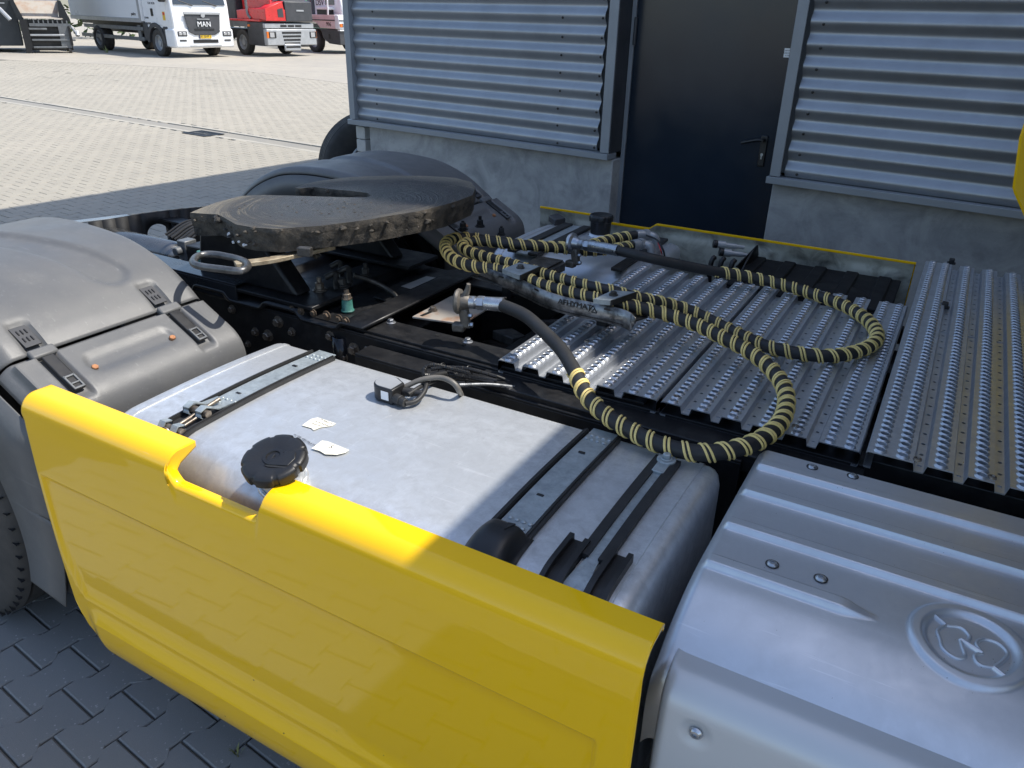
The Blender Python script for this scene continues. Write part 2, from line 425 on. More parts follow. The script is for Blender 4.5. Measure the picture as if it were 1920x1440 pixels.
for i in range(-230, 30):
    for j in range(-30, 210):
        c = PO+E1*((i+.5)*CW)+E2*((j+.5)*PP+(PP/2 if i % 2 else 0))
        if c.x < -34 or c.x > 3: continue
        vis = inframe(c, 40)
        near = (-3.4 < c.x < 1.2 and -1.3 < c.y < 1.3)
        if not (vis or near): continue
        if (c-CAMP).length > 34: continue
        s = (c-G0).dot(GNn)
        if .03 < s < gw-.03: continue
        if inpoly(c.x+.09, c.y-.09, APOLY): continue
        b = c-Vector((-4.447, 5.172, 0))
        if b.dot(EU) > .15 and b.dot(EN) > .1: continue
        if c.y > 1.6 and c.x > -2.9: continue    # hidden under the lorry
        cells.append(((c-CAMP).length, c, vis))
cells.sort(key=lambda t: (not t[2], t[0]))
cnt = 0; rest = []
for d, c, vis in cells:
    if vis and cnt < 300:
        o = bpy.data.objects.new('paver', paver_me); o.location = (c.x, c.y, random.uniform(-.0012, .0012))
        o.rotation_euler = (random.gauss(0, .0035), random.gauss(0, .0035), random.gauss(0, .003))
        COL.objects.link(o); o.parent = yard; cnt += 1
    else: rest.append(c)
K = len(rest); bv = np.array(gp.v); nb = len(bv)
C = np.array([(c.x, c.y, 0) for c in rest]); rs = np.random.RandomState(3)
V = bv[None, :, :]+C[:, None, :]; tl = rs.normal(0, .004, (K, 2)); V[:, :, 2] += bv[None, :, 0]*tl[:, 0:1]+bv[None, :, 1]*tl[:, 1:2]+rs.uniform(-.0015, .0015, (K, 1))
F = []
for k in range(K): F.extend([tuple(x+k*nb for x in f) for f in gp.f])
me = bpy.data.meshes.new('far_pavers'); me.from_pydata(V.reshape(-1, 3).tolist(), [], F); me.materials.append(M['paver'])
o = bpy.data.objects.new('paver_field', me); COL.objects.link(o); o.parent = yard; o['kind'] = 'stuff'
print('pavers', K)
# drain grate in the gutter
gc = at(381, 251, 0)
t = thing('drain_grate', 'dark iron drain grate set in the gutter strip of the paved yard', 'drain', (gc.x, gc.y, 0), atan2(GD.y, GD.x))
g = G(); g.box(-.30, .30, -.19, -.16, 0, .012).box(-.30, .30, .16, .19, 0, .012).box(-.30, -.27, -.16, .16, 0, .012).box(.27, .30, -.16, .16, 0, .012)
obj('grate_frame', g, M['blacksteel'], t, local=True)
gb = mesh('bar', G().box(-.012, .012, -.16, .16, -.004, .009), M['blacksteel'])
for k in range(11):
    o = bpy.data.objects.new('bar', gb); o.location = (-.24+k*.048, 0, 0); COL.objects.link(o); o.parent = t
# paint chips / pale flecks on the far paving
g = G()
for k in range(46):
    px = random.uniform(20, 620); py = 117+px*.035+random.uniform(-8, 26)
    c = at(px, py, .006); a = random.uniform(0, 3); r = random.uniform(.05, .16)
    g.add([c+Vector((cos(q)*r*random.uniform(.6, 1.2), sin(q)*r*random.uniform(.5, 1), 0)) for q in [a+i*pi/3 for i in range(6)]], [(0, 1, 2, 3, 4, 5)])
obj('paint_flecks', g, M['kerb'], yard, kind='stuff')

# ------------------------------------------------------------------ building
bl = thing('workshop_building', 'grey corrugated metal clad building with concrete plinth and dark steel door', 'building', (-4.447, 5.172, 0), -BA)
HB = 8.0; ZS = 1.09; RD = .10
def wpt(px, py):      # picture point -> wall coordinates (u along wall, z)
    d = ray(px, py); Q = CAMP; t = (4.6-Q.dot(EN))/d.dot(EN); P = Q+d*t-Vector((-4.447, 5.172, 0)); return P.dot(EU), P.z
U1 = wpt(1147, 290)[0]; U2 = wpt(1449, 326)[0]; UE = 14.0
# core behind the cladding, roof
g = G(); g.box(.02, U1-.02, .05, .3, ZS+.02, HB).box(U2+.02, UE, .05, .3, ZS+.02, HB).box(U1-.02, U2+.02, RD+.06, .3, 2.35, HB)
g.box(.02, UE, .3, 9, 0, HB)
obj('wall', g, M['flash'], bl, local=True)
g = G(); g.box(-.04, UE+.04, -.04, 9.1, HB, HB+.12)
obj('roof', g, M['flash'], bl, local=True)
g = G(); g.box(.15, U1+.012, 0, .3, -.05, ZS-.035)
obj('plinth', g, M['concrete'], bl, local=True, bevel=.006)
g = G(); g.box(U2+.008, UE, 0, .3, -.05, ZS-.035)
obj('plinth', g, M['concrete'], bl, local=True, bevel=.006)
# corner blocks
bm_ = mesh('block', G().box(.0, .105, -.012, .09, 0, .098), M['block'])
for k in range(10):
    o = bpy.data.objects.new('block', bm_); o.location = (0.0, random.uniform(-.002, .002), .002+k*.1045); COL.objects.link(o); o.parent = bl
    o.modifiers.new('b', 'BEVEL').width = .004
def cladding(u0, u1, z0, z1):
    P, A = .111, .0120; g = G(); nz = int((z1-z0)/P*14)
    def zz(t): return z0+(z1-z0)*t
    def off(z): return -A*sin(2*pi*(z-z0)/P-pi*.15)-A-.003
    nu = 12
    vs = []; fs = []
    for i in range(nu+1):
        u = u0+(u1-u0)*i/nu
        for j in range(nz+1):
            z = zz(j/nz); vs.append((u, off(z)+.0008*noise.noise((u*1.3, z*2, 0)), z))
    for i in range(nu):
        for j in range(nz):
            a = i*(nz+1)+j; fs.append((a, a+nz+1, a+nz+2, a+1))
    g.add(vs, fs); return g, off, P
def screws(par, cols, z0, z1, off, P):
    me = mesh('screw', G().lathe((0, 0, 0), (0, -1, 0), [(.0085, 0), (.0085, .0015), (.0055, .003), (.005, .006), (.003, .007)], 10), M['dirtsteel'])
    z = z0+P*.30
    while z < min(z1, 2.2):
        for u in cols:
            o = bpy.data.objects.new('screw', me); o.location = (u+random.uniform(-.006, .006), off(z)-.0005, z+random.uniform(-.004, .004))
            COL.objects.link(o); o.parent = par
        z += P
cu = [wpt(711, 190)[0], wpt(1049, 240)[0], wpt(1131, 220)[0]]
g, off, P = cladding(.05, U1-.105, ZS+.012, HB-.02)
c1 = obj('corrugated_panel', g, M['cladding'], bl, local=True, smooth=80)
screws(c1, [cu[0], cu[1], U1-.125], ZS, HB, off, P)
g, off, P = cladding(U2+.075, UE-.02, ZS+.012, HB-.02)
c2 = obj('corrugated_panel', g, M['cladding'], bl, local=True, smooth=80)
screws(c2, [U2+.145], ZS, HB, off, P)
# flashings
def flash(*b): obj('flashing', G().box(*b), M['flash'], bl, local=True, bevel=.002)
flash(-.015, .048, -.055, .05, ZS+.012, HB)
flash(U1-.062, U1+.004, -.055, -.045, ZS+.012, HB)
obj('door_return', G().box(U1-.002, U1+.008, -.0449, RD+.05, ZS+.012, HB), M['dgrey'], bl, local=True)
flash(U2, U2+.06, -.055, -.045, ZS+.012, HB)
obj('door_return', G().box(U2-.004, U2+.004, -.0449, RD+.05, ZS+.012, HB), M['dgrey'], bl, local=True)
flash(-.03, U1+.006, -.07, .049, ZS-.03, ZS+.008)
flash(U2-.012, UE, -.07, .049, ZS-.03, ZS+.008)
# door
fr = obj('door_frame', G().box(U1+.012, U1+.04, RD, RD+.05, 0, 2.35).box(U2-.02, U2-.003, RD, RD+.05, 0, 2.35).box(U1+.04, U2-.02, RD, RD+.05, 2.30, 2.35), M['flash'], bl, local=True)
dr = obj('door', G().box(U1+.043, U2-.022, RD+.006, RD+.055, .02, 2.296), M['door'], bl, local=True, bevel=.003)
hy = RD+.006
def dpt(px, py):
    d = ray(px, py); t = (4.6+hy-CAMP.dot(EN))/d.dot(EN); P = CAMP+d*t-Vector((-4.447, 5.172, 0)); return P.dot(EU), P.z
hu, hz = dpt(1434, 262); lu, lz = dpt(1396, 266)
g = G(); g.box(hu-.021, hu+.021, hy-.011, hy, hz-.155, hz+.025)
o = obj('handle_plate', g, M['black'], dr, local=True, bevel=.008)
g = G(); g.cyl((hu, hy-.008, hz), (hu, hy-.055, hz), .010).tube(catmull([(hu, hy-.05, hz), (hu-.03, hy-.056, hz), (lu, hy-.052, lz)], 6), .0095, 10)
obj('handle', g, M['black'], dr, local=True)
obj('lock_cylinder', G().cyl((hu, hy-.01, hz-.085), (hu, hy-.016, hz-.085), .009).box(hu-.004, hu+.004, hy-.0155, hy-.01, hz-.112, hz-.085), M['zinc'], dr, local=True)
eu, ez = dpt(1196, 60)
obj('hinge', G().cyl((U1+.046, hy-.010, ez-.075), (U1+.046, hy-.010, ez+.085), .011, n=12), M['dgrey'], dr, local=True)
obj('hinge', G().cyl((U1+.046, hy-.010, ez-1.4), (U1+.046, hy-.010, ez-1.24), .011, n=12), M['dgrey'], dr, local=True)
su, sz = dpt(1473, 99)
st = obj('sticker', G().box(U2-.085, U2-.024, hy-.0015, hy-.0002, sz-.024, sz+.024), M['white'], dr, local=True)
text('sticker_print', 'geproduceerd', .010, M['inktext'], st, basis((U2-.054, hy-.002, sz+.013), (1, 0, 0), (0, 0, 1)), .0002, True)
text('sticker_print', 'Leeuwenveld', .012, M['inktext'], st, basis((U2-.054, hy-.002, sz), (1, 0, 0), (0, 0, 1)), .0002, True)
text('sticker_print', 'tel. 030 4421', .009, M['inktext'], st, basis((U2-.054, hy-.002, sz-.014), (1, 0, 0), (0, 0, 1)), .0002, True)

# ------------------------------------------------------------------ tyres
def tyre_geo(o, ax, R, w, rin, grooves=4, n=64, e=.012):
    prof = [(rin, -w*.40), (rin+.03, -w*.47), (R*.80, -w*.5), (R*.93, -w*.485), (R*.975, -w*.45)]
    gx = [(-.34+i*.68/(grooves-1)) for i in range(grooves)] if grooves > 1 else [0]
    for q in gx:
        c = q*w
        prof += [(R, c-e/2-.001), (R-.016, c-e/2+.001), (R-.016, c+e/2-.001), (R, c+e/2+.001)]
    prof += [(R*.975, w*.45), (R*.93, w*.485), (R*.80, w*.5), (rin+.03, w*.47), (rin, w*.40)]
    return G().lathe(o, ax, prof, n, cap=False)
def rim_geo(o, ax, R, w, side=1):
    o = Vector(o); a = Vector(ax).normalized()*side
    g = G().lathe(o, a, [(R*1.02, w*.42), (R*.97, w*.44), (R*.95, w*.36), (R*.90, w*.10), (R*.62, w*.02), (R*.58, w*.10), (R*.40, w*.12), (R*.38, w*.30), (R*.20, w*.34), (.001, w*.34)], 36, cap=False)
    _, u, v = frame(a)
    for k in range(10):
        q = 2*pi*k/10; c = o+(u*cos(q)+v*sin(q))*R*.50+a*w*.115
        g.hexa(c, a, .014, .025, False)
    return g
# wheel standing beyond the building corner
tc = Vector((-4.447, 5.172, 0))+EU*(-.57)+EN*.725+Vector((0, 0, .525)); tax = EU*.87-EN*.5
t = thing('truck_wheel', 'black grooved truck tyre standing beyond the left corner of the metal clad building', 'tyre', (tc.x, tc.y, 0))
obj('tyre', tyre_geo(tc, tax, .525, .30, .29, 5, 72, .020), M['tyre'], t, smooth=50)
obj('rim', rim_geo(tc, tax, .29, .30, 1), M['lgrey'], t)

# ================================================================== THE LORRY
YC = 2.15
T = thing('tractor_truck', 'yellow lorry with bare chassis, fifth wheel, aluminium tank and black and yellow striped hoses', 'truck', (-1.3, YC, 0))
TZ = 1.0       # tank top
# ---- near side skirt
def skirt(name, x0, x1, yf, sgn, ztop, dips, m, label=None, R=.040, far=False):
    """painted outer skin; yf = outer face, sgn=+1 when the inside is +y"""
    ZB = .20
    def top(x):
        z = ztop
        for a, b, d, r in dips: z -= d*sstep(a-r, a, x)*(1-sstep(b, b+r, x))
        return z
    def bot(x):
        d = x-x0
        return ZB+.30*(1-sqrt(max(0, 1-((.26-d)/.26)**2)))**1.15 if d < .26 else ZB
    zf = [.925, .90, .86, .834, .828, .820, .814, .79]+[lerp(.79, .452, k/8) for k in range(1, 9)]+[.444, .436, .428, .405, .396, .372, .364, .34, .31, .28, .26]
    nroll = 12; NX = 440
    rows = []
    def rel(x, z):
        xe_ = x0+.022+.05*sstep(.62, .40, z)
        px_ = sstep(xe_, xe_+.010, x)*(1-sstep(x1-.072, x1-.060, x))
        inset = .0075*sstep(.828, .816, z)*sstep(.436, .452, z)*px_
        ledge = -.016*sstep(.405, .374, z)*sstep(x0+.05, x0+.12, x)
        tuck = .045*sstep(.34, .16, z)**1.5
        belly = -.010*sin(pi*min(1, max(0, (z-.25)/.80)))
        e = .006*(1-sstep(x0, x0+.010, x))+.006*sstep(x1-.010, x1, x)
        return inset+ledge+tuck+belly+e
    for i in range(NX+1):
        x = x0+(x1-x0)*i/NX; zt = top(x); zb = bot(x); dip = ztop-zt; r = R*(1-.70*min(1, dip/.03)); col = []
        depth = 1.3*r if not far else .006
        for k in range(3): t = k/2; col.append((depth+r*.9, zt-.012*(1-t)-.001))
        for k in range(nroll+1):
            a = (pi/2)*k/nroll; col.append((r*1.1-r*1.1*sin(a), zt-r*1.2+r*1.2*cos(a)))
        zs = zt-r*1.2
        for k in range(1, 4): z = lerp(zs, .925, k/4); col.append((rel(x, z)*min(1, (zs-z)/.03), z))
        for z in zf:
            z2 = max(z, zb+.0)+(.0 if z > zb else 0); col.append((rel(x, z2), z2))
        for k in range(1, 7):
            a = (pi/2)*k/6; z2 = max(zb, .26-(.26-ZB)*sin(a)) if zb < .26 else zb; col.append((rel(x, z2)+.03*(1-cos(a)), z2))
        f_ = min(1, dip/.064) if not far else 0
        xw = x-(.012 if x < -1.19 else -.004)*sin(pi*f_)
        rows.append([(lerp(x, xw, sstep(.945, .985, z)), yf+sgn*y, z) for y, z in col])
    n = len(rows[0]); g = G(); fs = []
    for i in range(NX):
        for j in range(n-1):
            q = (i*n+j, (i+1)*n+j, (i+1)*n+j+1, i*n+j+1); fs.append(q[::-1] if sgn > 0 else q)
    g.add([p for r_ in rows for p in r_], fs)
    return obj(name, g, m, T, smooth=28, solid=.005, label=label)
SK0, SK1 = -1.900, -.243
sk = skirt('side_skirt', SK0, SK1, .872, 1, 1.040, [(-1.332, -1.092, .064, .024)], M['yellow'], 'glossy yellow side skirt with a scooped cut-out for the filler cap')
# ---- aluminium tank (near)
def tank(name, x0, x1, y0, y1, zt, zb, front, m, par):
    """front = +1 when the rounded side is at y0"""
    rf, rb, rc = .115, .03, .05
    P = []
    def arc(cx, cz, r, a0, a1, n):
        for k in range(n+1):
            a = a0+(a1-a0)*k/n; P.append((cx+r*cos(a), cz+r*sin(a)))
    arc(y1-rb, zt-rb, rb, 0, pi/2, 5)
    for k in range(1, 8):                      # slightly crowned top
        y = lerp(y1-rb, y0+rf, k/8); P.append((y, zt+.006*sin(pi*k/8)))
    arc(y0+rf, zt-rf, rf, pi/2, pi, 12)
    arc(y0+rf, zb+rf, rf, pi, 1.5*pi, 8)
    arc(y1-rf, zb+rf, rf, 1.5*pi, 2*pi, 8)
    cy, cz = (y0+y1)/2, (zt+zb)/2; n = len(P)
    secs = []
    def ring(x, s, push=0):
        secs.append([(x, cy+(y-cy)*(1-2*s/(y1-y0)), cz+(z-cz)*(1-2*s/(zt-zb))) for y, z in P])
    ends = [(0, .040), (.004, .022), (.012, .009), (.022, .003), (.034, 0)]
    for d, s in ends: ring(x0+d, s)
    ring(x0+.046, 0); ring(x0+.047, -.0022); ring(x0+.058, -.0022); ring(x0+.059, 0)
    for k in range(1, 20): ring(lerp(x0+.06, x1-.06, k/20), 0)
    ring(x1-.059, 0); ring(x1-.058, -.0022); ring(x1-.047, -.0022); ring(x1-.046, 0)
    for d, s in ends[::-1]: ring(x1-d, s)
    g = G(); vs = [p for r in secs for p in r]; fs = []
    for i in range(len(secs)-1):
        for k in range(n):
            k2 = (k+1) % n; fs.append((i*n+k, i*n+k2, (i+1)*n+k2, (i+1)*n+k))
    fs.append(tuple(range(n))[::-1]); fs.append(tuple(range((len(secs)-1)*n, len(secs)*n)))
    g.add(vs, fs); o = obj(name, g, m, par, smooth=40)
    return o
tk = tank('fuel_tank', -1.715, -.305, .930, 1.560, TZ, .36, 1, M['alu'], T)
# strap path over the tank (y,z) outside by h
def strap_path(h, ya, yb, n=40, yF=.930, yB=1.56, zt=TZ):
    pts = []; rf = .115+h
    for k in range(n+1):
        t = k/n; pts.append(t)
    out = []
    # from back (y=yb) to front, then down the front
    y = yb; 
    Y0 = yF+.115
    m1 = 24
    for k in range(m1+1):
        y = lerp(yb, Y0, k/m1); out.append((y, zt+h+.006*sin(pi*min(1, max(0, (yB-.03-y)/(yB-.03-Y0))))))
    for k in range(1, 13):
        a = pi/2+(pi/2)*k/12; out.append((Y0+rf*cos(a), zt-.115+rf*sin(a)))
    out.append((yF-h, ya))
    return out
def band(g, x0f, x1f, path, th):
    """flat band between x0f(t) and x1f(t) along the (y,z) path"""
    n = len(path); vs = []; fs = []
    for i, (y, z) in enumerate(path):
        t = i/(n-1)
        a = path[max(0, i-1)]; b = path[min(n-1, i+1)]; d = Vector((0, b[0]-a[0], b[1]-a[1])).normalized(); nn = Vector((0, d.z, -d.y))
        if nn.z < 0 or (abs(nn.z) < 1e-6 and nn.y > 0): nn = -nn
        if nn.z < .02 and nn.y > 0: nn = -nn
        p = Vector((0, y, z)); q = p+nn*th
        for xx, pp in ((x0f(t), p), (x0f(t), q), (x1f(t), q), (x1f(t), p)): vs.append((xx, pp.y, pp.z))
    for i in range(n-1):
        for k in range(4):
            k2 = (k+1) % 4; fs.append((i*4+k, i*4+k2, (i+1)*4+k2, (i+1)*4+k))
    fs += [(3, 2, 1, 0), (4*n-4, 4*n-3, 4*n-2, 4*n-1)]
    g.add(vs, fs); return g
def cst(v): return lambda t: v
def full_strap(xc, cover):
    w = .032
    gr = G(); band(gr, cst(xc-w-.016), cst(xc-w-.004), strap_path(.001, .75, 1.53), .010); band(gr, cst(xc+w+.004), cst(xc+w+.016), strap_path(.001, .75, 1.53), .010)
    band(gr, cst(xc-w-.010), cst(xc-w-.006), strap_path(.010, .75, 1.53), .004); band(gr, cst(xc+w+.006), cst(xc+w+.010), strap_path(.010, .75, 1.53), .004)
    band(gr, cst(xc-w-.004), cst(xc+w+.004), strap_path(.0008, .75, 1.53), .002)
    rb = obj('rubber_strip', gr, M['rubber'], tk, smooth=40)
    p = strap_path(.004, .75, 1.55); p2 = [q for q in p if q[0] > (1.115 if cover == 'clasp' else 1.04)]
    st = obj('tank_strap', band(G(), cst(xc-w), cst(xc+w), p2, .003), M['greyzinc'], tk, smooth=40)
    me = mesh('rivet', G().lathe((0, 0, 0), (0, 0, 1), [(.0052, 0), (.0048, .002), (.003, .0035), (.0008, .004)], 10), M['greyzinc'])
    for i in range(4):
        for j in range(2):
            for base in (1.155 if cover == 'clasp' else 1.095, 1.49):
                o = bpy.data.objects.new('rivet', me); yy = base+j*.020
                o.location = (xc-.024+i*.015+(j*.006), yy, TZ+.007+.006*sin(pi*min(1, max(0, (1.53-yy)/.485)))); link(o, tk)
    for yy in (1.215, 1.42):
        obj('strap_slot', G().obox((xc-.004, yy, TZ+.0125), (1, 0, 0), (0, 1, 0), (0, 0, 1), .008, .004, .0012), M['black'], tk, bevel=.001)
    return st
full_strap(-1.500, 'clasp'); full_strap(-.603, 'cap')
# clasp (toggle tensioner) on the rear strap
def roll(par, xa, xb, y, z, r, m):
    return obj('clasp_barrel', G().cyl((xa, y, z), (xb, y, z), r, n=18), m, par)
cx = -1.5; z0 = TZ+.012
for s in (-1, 1):
    xa = cx+s*.022-.010; xb = cx+s*.022+.010
    gl = G(); P = [(y, z) for y, z in [(1.17, z0), (1.12, z0+.004), (1.10, z0+.016), (1.085, z0+.024), (1.068, z0+.018), (1.064, z0+.004), (1.075, z0-.006)]]
    band(gl, cst(xa), cst(xb), P, .003); obj('clasp_loop', gl, M['greyzinc'], tk, smooth=60)
    gl = G(); P = [(.952, z0-.075), (.962, z0-.035), (.985, z0-.008), (1.0, z0+.010), (1.016, z0+.006), (1.020, z0-.008), (1.010, z0-.016)]
    band(gl, cst(xa), cst(xb), P, .003); obj('clasp_loop', gl, M['greyzinc'], tk, smooth=60)
roll(tk, cx-.036, cx+.040, 1.082, z0+.010, .0095, M['bolt']); roll(tk, cx-.036, cx+.040, 1.003, z0-.004, .0095, M['bolt'])
obj('tension_bolt', G().cyl((cx, 1.15, z0+.012), (cx, .965, z0-.012), .0055, n=12).hexa((cx, .99, z0-.008), (0, -1, -.15), .011, .012), M['bolt'], tk)
obj('tension_bolt', G().cyl((cx+.020, 1.06, z0+.004), (cx+.020, .985, z0-.006), .004, n=12), M['bolt'], tk)
# black plastic cover over the clasp of the front strap
def capcover(u, v):
    y = lerp(1.085, .905, u); a = (v-.5)*2
    w = lerp(.052, .060, u); k = (1-abs(a)**4)
    if y > 1.045: zb = TZ+.002
    else: q = min(1, (1.045-y)/.1149); zb = TZ-.115+.117*sqrt(max(0, 1-q*q))
    hgt = (.030+.014*sin(pi*min(1, u*1.15)))*sstep(0, .10, u)
    n = Vector((0, 0, 1)) if y > 1.045 else Vector((0, (y-1.045)/.115, max(.05, (zb-TZ+.115)/.115))).normalized()
    p = Vector((-.603+a*w, y, zb))+n*(hgt*k)
    return tuple(p)
g = G().surf(capcover, 30, 24); obj('clasp_cover', g, M['black'], tk, smooth=60, solid=.003)
obj('cover_notch', G().prism([(-.598, 1.065, TZ+.036), (-.584, 1.068, TZ+.036), (-.590, 1.035, TZ+.042)], (0, 0, .0035)), M['rubber'], tk)
# narrow step strap with black rubber rails and bracket
xc = -.425
gr = G()
def xl(t): return lerp(xc-.020, xc-.022, t)
path = [p for p in strap_path(.002, .80, 1.50)]
pm = [p for p in path if p[0] > .955]
band(gr, cst(xc-.030), cst(xc-.010), [p for p in path if p[0] > 1.075], .012); band(gr, cst(xc+.010), cst(xc+.030), [p for p in path if p[0] > 1.075], .012)
obj('rubber_strip', gr, M['rubber'], tk, smooth=40)
gs = G(); band(gs, lambda t: xc-.011-.012*sstep(.55, .75, t), lambda t: xc+.011+.012*sstep(.55, .75, t), [p for p in strap_path(.004, .7, 1.47)], .004)
obj('narrow_strap', gs, M['greyzinc'], tk, smooth=40)
gs = G(); gs.lathe((xc, 1.485, TZ+.014), (0, 0, 1), [(.022, 0), (.022, .007)], 20).hexa((xc, 1.485, TZ+.021), (0, 0, 1), .010, .010)
gs.obox((xc, 1.455, TZ+.014), (1, 0, 0), (0, 1, 0), (0, 0, 1), .014, .03, .005)
obj('strap_shackle', gs, M['greyzinc'], tk, bevel=.002)
gb = G()
pb = [p for p in strap_path(.001, .70, 1.12)]
band(gb, cst(xc-.062), cst(xc-.022), pb, .006); band(gb, cst(xc+.022), cst(xc+.062), pb, .006)
band(gb, cst(xc-.066), cst(xc-.056), pb, .020); band(gb, cst(xc+.056), cst(xc+.066), pb, .020)
band(gb, cst(xc-.034), cst(xc-.022), pb, .018); band(gb, cst(xc+.022), cst(xc+.034), pb, .018)
obj('step_bracket', gb, M['black'], tk, smooth=40)
# embossed rib loop on the tank top
pl = [at(645, 782, TZ+.004), at(640, 790, TZ+.004), at(655, 797, TZ+.004), at(690, 795, TZ+.005), at(735, 778, TZ+.005)]
pl = [at(700, 738, TZ+.003), at(672, 752, TZ+.004)]+pl
obj('weld_bead', G().tube([p-Vector((0, 0, .0012)) for p in catmull(pl, 8)], .0024, 6), M['alu'], tk)
# filler neck and cap
nb = at(509, 905, TZ-.025); ntop = at(511, 856, TZ+.062); nd = (ntop-nb).normalized()
nd = Vector((.02, -.27, .96)).normalized()
nb = at(511, 853, 1.082)-nd*.098
fn_ = obj('filler_neck', G().lathe(nb, nd, [(.052, 0), (.052, .012), (.046, .022), (.044, .055), (.044, .085), (.040, .086)], 36), M['alu'], tk, smooth=50)
# frilly weld at the foot of the neck
g = G(); _, u_, v_ = frame(nd)
g.tube([nb+nd*(.020+.003*sin(k*5))+(u_*cos(k*2*pi/40)+v_*sin(k*2*pi/40))*.051 for k in range(40)], .005, 8, closed=True)
obj('neck_weld', g, M['alu'], fn_, smooth=60)
cb = nb+nd*.068
g = G(); n = 240; vs = []; fs = []
prof = [(r_*1.14, h_) for r_, h_ in [(.056, 0), (.0605, .002), (.0615, .018), (.060, .0235), (.0555, .0265), (.050, .0275), (.030, .0255), (.020, .0250), (.0195, .0270), (.0135, .0272), (.0125, .0245), (.0005, .0245)]]
for i, (r, h) in enumerate(prof):
    for k in range(n):
        a = 2*pi*k/n; q = (k/n*8) % 1
        lob = 0
        if i <= 4: lob = -.0038*(1-sstep(.085, .115, q))-.0038*sstep(.885, .915, q)
        vs.append(cb+nd*h+(u_*cos(a)+v_*sin(a))*(r+lob))
for i in range(len(prof)-1):
    for k in range(n):
        k2 = (k+1) % n; fs.append((i*n+k, (i+1)*n+k, (i+1)*n+k2, i*n+k2))
g.add(vs, fs); cap = obj('filler_cap', g, M['black'], tk, smooth=45)
g = G().obox(cb+nd*.0252, (1, .3, 0), (0, 1, .5), nd, .0012, .006, .0004)
obj('lock_slot', g, M['rubber'], tk)
# raised wing on the cap
up_ = Vector((.55, .55, 0)); up_ = (up_-nd*up_.dot(nd)).normalized(); sp_ = nd.cross(up_)
def cp(a, b, h): return cb+nd*h+up_*a+sp_*b
wing = [cp(-.012, -.030, .0268), cp(.018, -.052, .0262), cp(.040, -.040, .0262), cp(.044, -.022, .0262), cp(.022, -.014, .0262), cp(.004, -.020, .0262)]
obj('cap_wing', G().prism([cp(a, b, .0255) for a, b in [(-.018, -.016), (-.010, -.024), (.030, -.042), (.046, -.026), (.048, -.006), (.030, .004), (.006, -.010)]], nd*.0035), M['black'], tk, bevel=.0015)
obj('wing_shadow_gap', G().prism([cp(a, b, .0262) for a, b in [(-.020, -.020), (-.012, -.028), (.026, -.047), (.028, -.043), (-.010, -.023)]], nd*.0008), M['rubber'], tk)
# torn stickers and tag on the tank
def sticker(pts, m, name='sticker', z=TZ+.0068):
    P = [at(x, y, z) for x, y in pts]; return obj(name, G().prism(P, (0, 0, .0005)), m, tk)
s1 = sticker([(583, 786), (596, 783), (630, 794), (622, 799), (600, 802), (588, 807), (584, 803), (566, 798)], M['paper'], 'torn_sticker')
s2 = sticker([(604, 826), (615, 828), (655, 844), (648, 849), (632, 853), (610, 852), (600, 846), (584, 841)], M['paper'], 'torn_sticker')
def line_text(s, px, py, px2, py2, size, par, m=None, dz=.0075):
    a = at(px, py, TZ+dz); b = at(px2, py2, TZ+dz); x = (b-a).normalized(); y = Vector((-x.y, x.x, 0))
    return text('print', s, size, m or M['inktext'], par, basis((a+b)/2, x, y), .0001)
line_text('** MAX **', 598, 785, 625, 796, .009, s1); line_text('bar max fuel level', 590, 789, 617, 799, .006, s1); line_text('inspect valve', 584, 793, 605, 800, .006, s1)
line_text('S', 612, 834, 630, 842, .02, s2)
for k in range(5): line_text(['EN 12.4', 'ISO 9001', 'V 610 L', '1244 560', 'A-10'][k], 545+k*9, 812+k*5, 570+k*9, 822+k*5, .007, tk, None, .0067)
# level sensor
sc0 = at(730, 752, TZ)
g = G(); zc = .047
P = []
for k in range(17):
    a = radians(75)+radians(205)*k/16; P.append(Vector((sc0.x-.012+.036*cos(a), sc0.y+.012+.036*sin(a), TZ+.006)))
P += [Vector((sc0.x+.030, sc0.y-.024+.0, TZ+.006)), Vector((sc0.x+.030, sc0.y+.03, TZ+.006))]
g.prism(P, (0, 0, .042)); sen = obj('level_sensor', g, M['black'], tk, bevel=.003)
g = G(); cxx = sum((p for p in P), Vector())/len(P)
g.prism([cxx+(p-cxx)*.86+Vector((0, 0, .042)) for p in P], (0, 0, .0012)); obj('sensor_lid', g, M['lgrey'], tk)
q = Vector((sc0.x+.006, sc0.y-.0247, TZ+.028))
obj('sensor_label', G().box(q.x-.012, q.x+.012, q.y-.0008, q.y+.0002, q.z-.012, q.z+.012), M['white'], tk)
g = G()
g.cyl((sc0.x+.03, sc0.y-.012, TZ+.022), (sc0.x+.052, sc0.y-.016, TZ+.022), .014).cyl((sc0.x+.050, sc0.y-.016, TZ+.022), (sc0.x+.068, sc0.y-.019, TZ+.021), .011)
g.cyl((sc0.x+.028, sc0.y+.026, TZ+.026), (sc0.x+.055, sc0.y+.032, TZ+.026), .012).cyl((sc0.x+.055, sc0.y+.032, TZ+.026), (sc0.x+.078, sc0.y+.040, TZ+.026), .009)
obj('sensor_plug', g, M['rubber'], tk, bevel=.0015)
def cable(pts, r, m='rubber', par=None, name='cable', n=8):
    return obj(name, G().tube(catmull([Vector(p) for p in pts], 8), r, n), M[m] if isinstance(m, str) else m, par or T, smooth=60)
def a3(*l): return [at(*q) for q in l]
cable(a3((756, 727, 1.03), (790, 712, 1.05), (825, 708, 1.055), (850, 718, 1.05), (862, 735, 1.02), (868, 750, .94)), .0075, mat('grey hose', (.14, .13, .115), .5), name='fuel_hose')
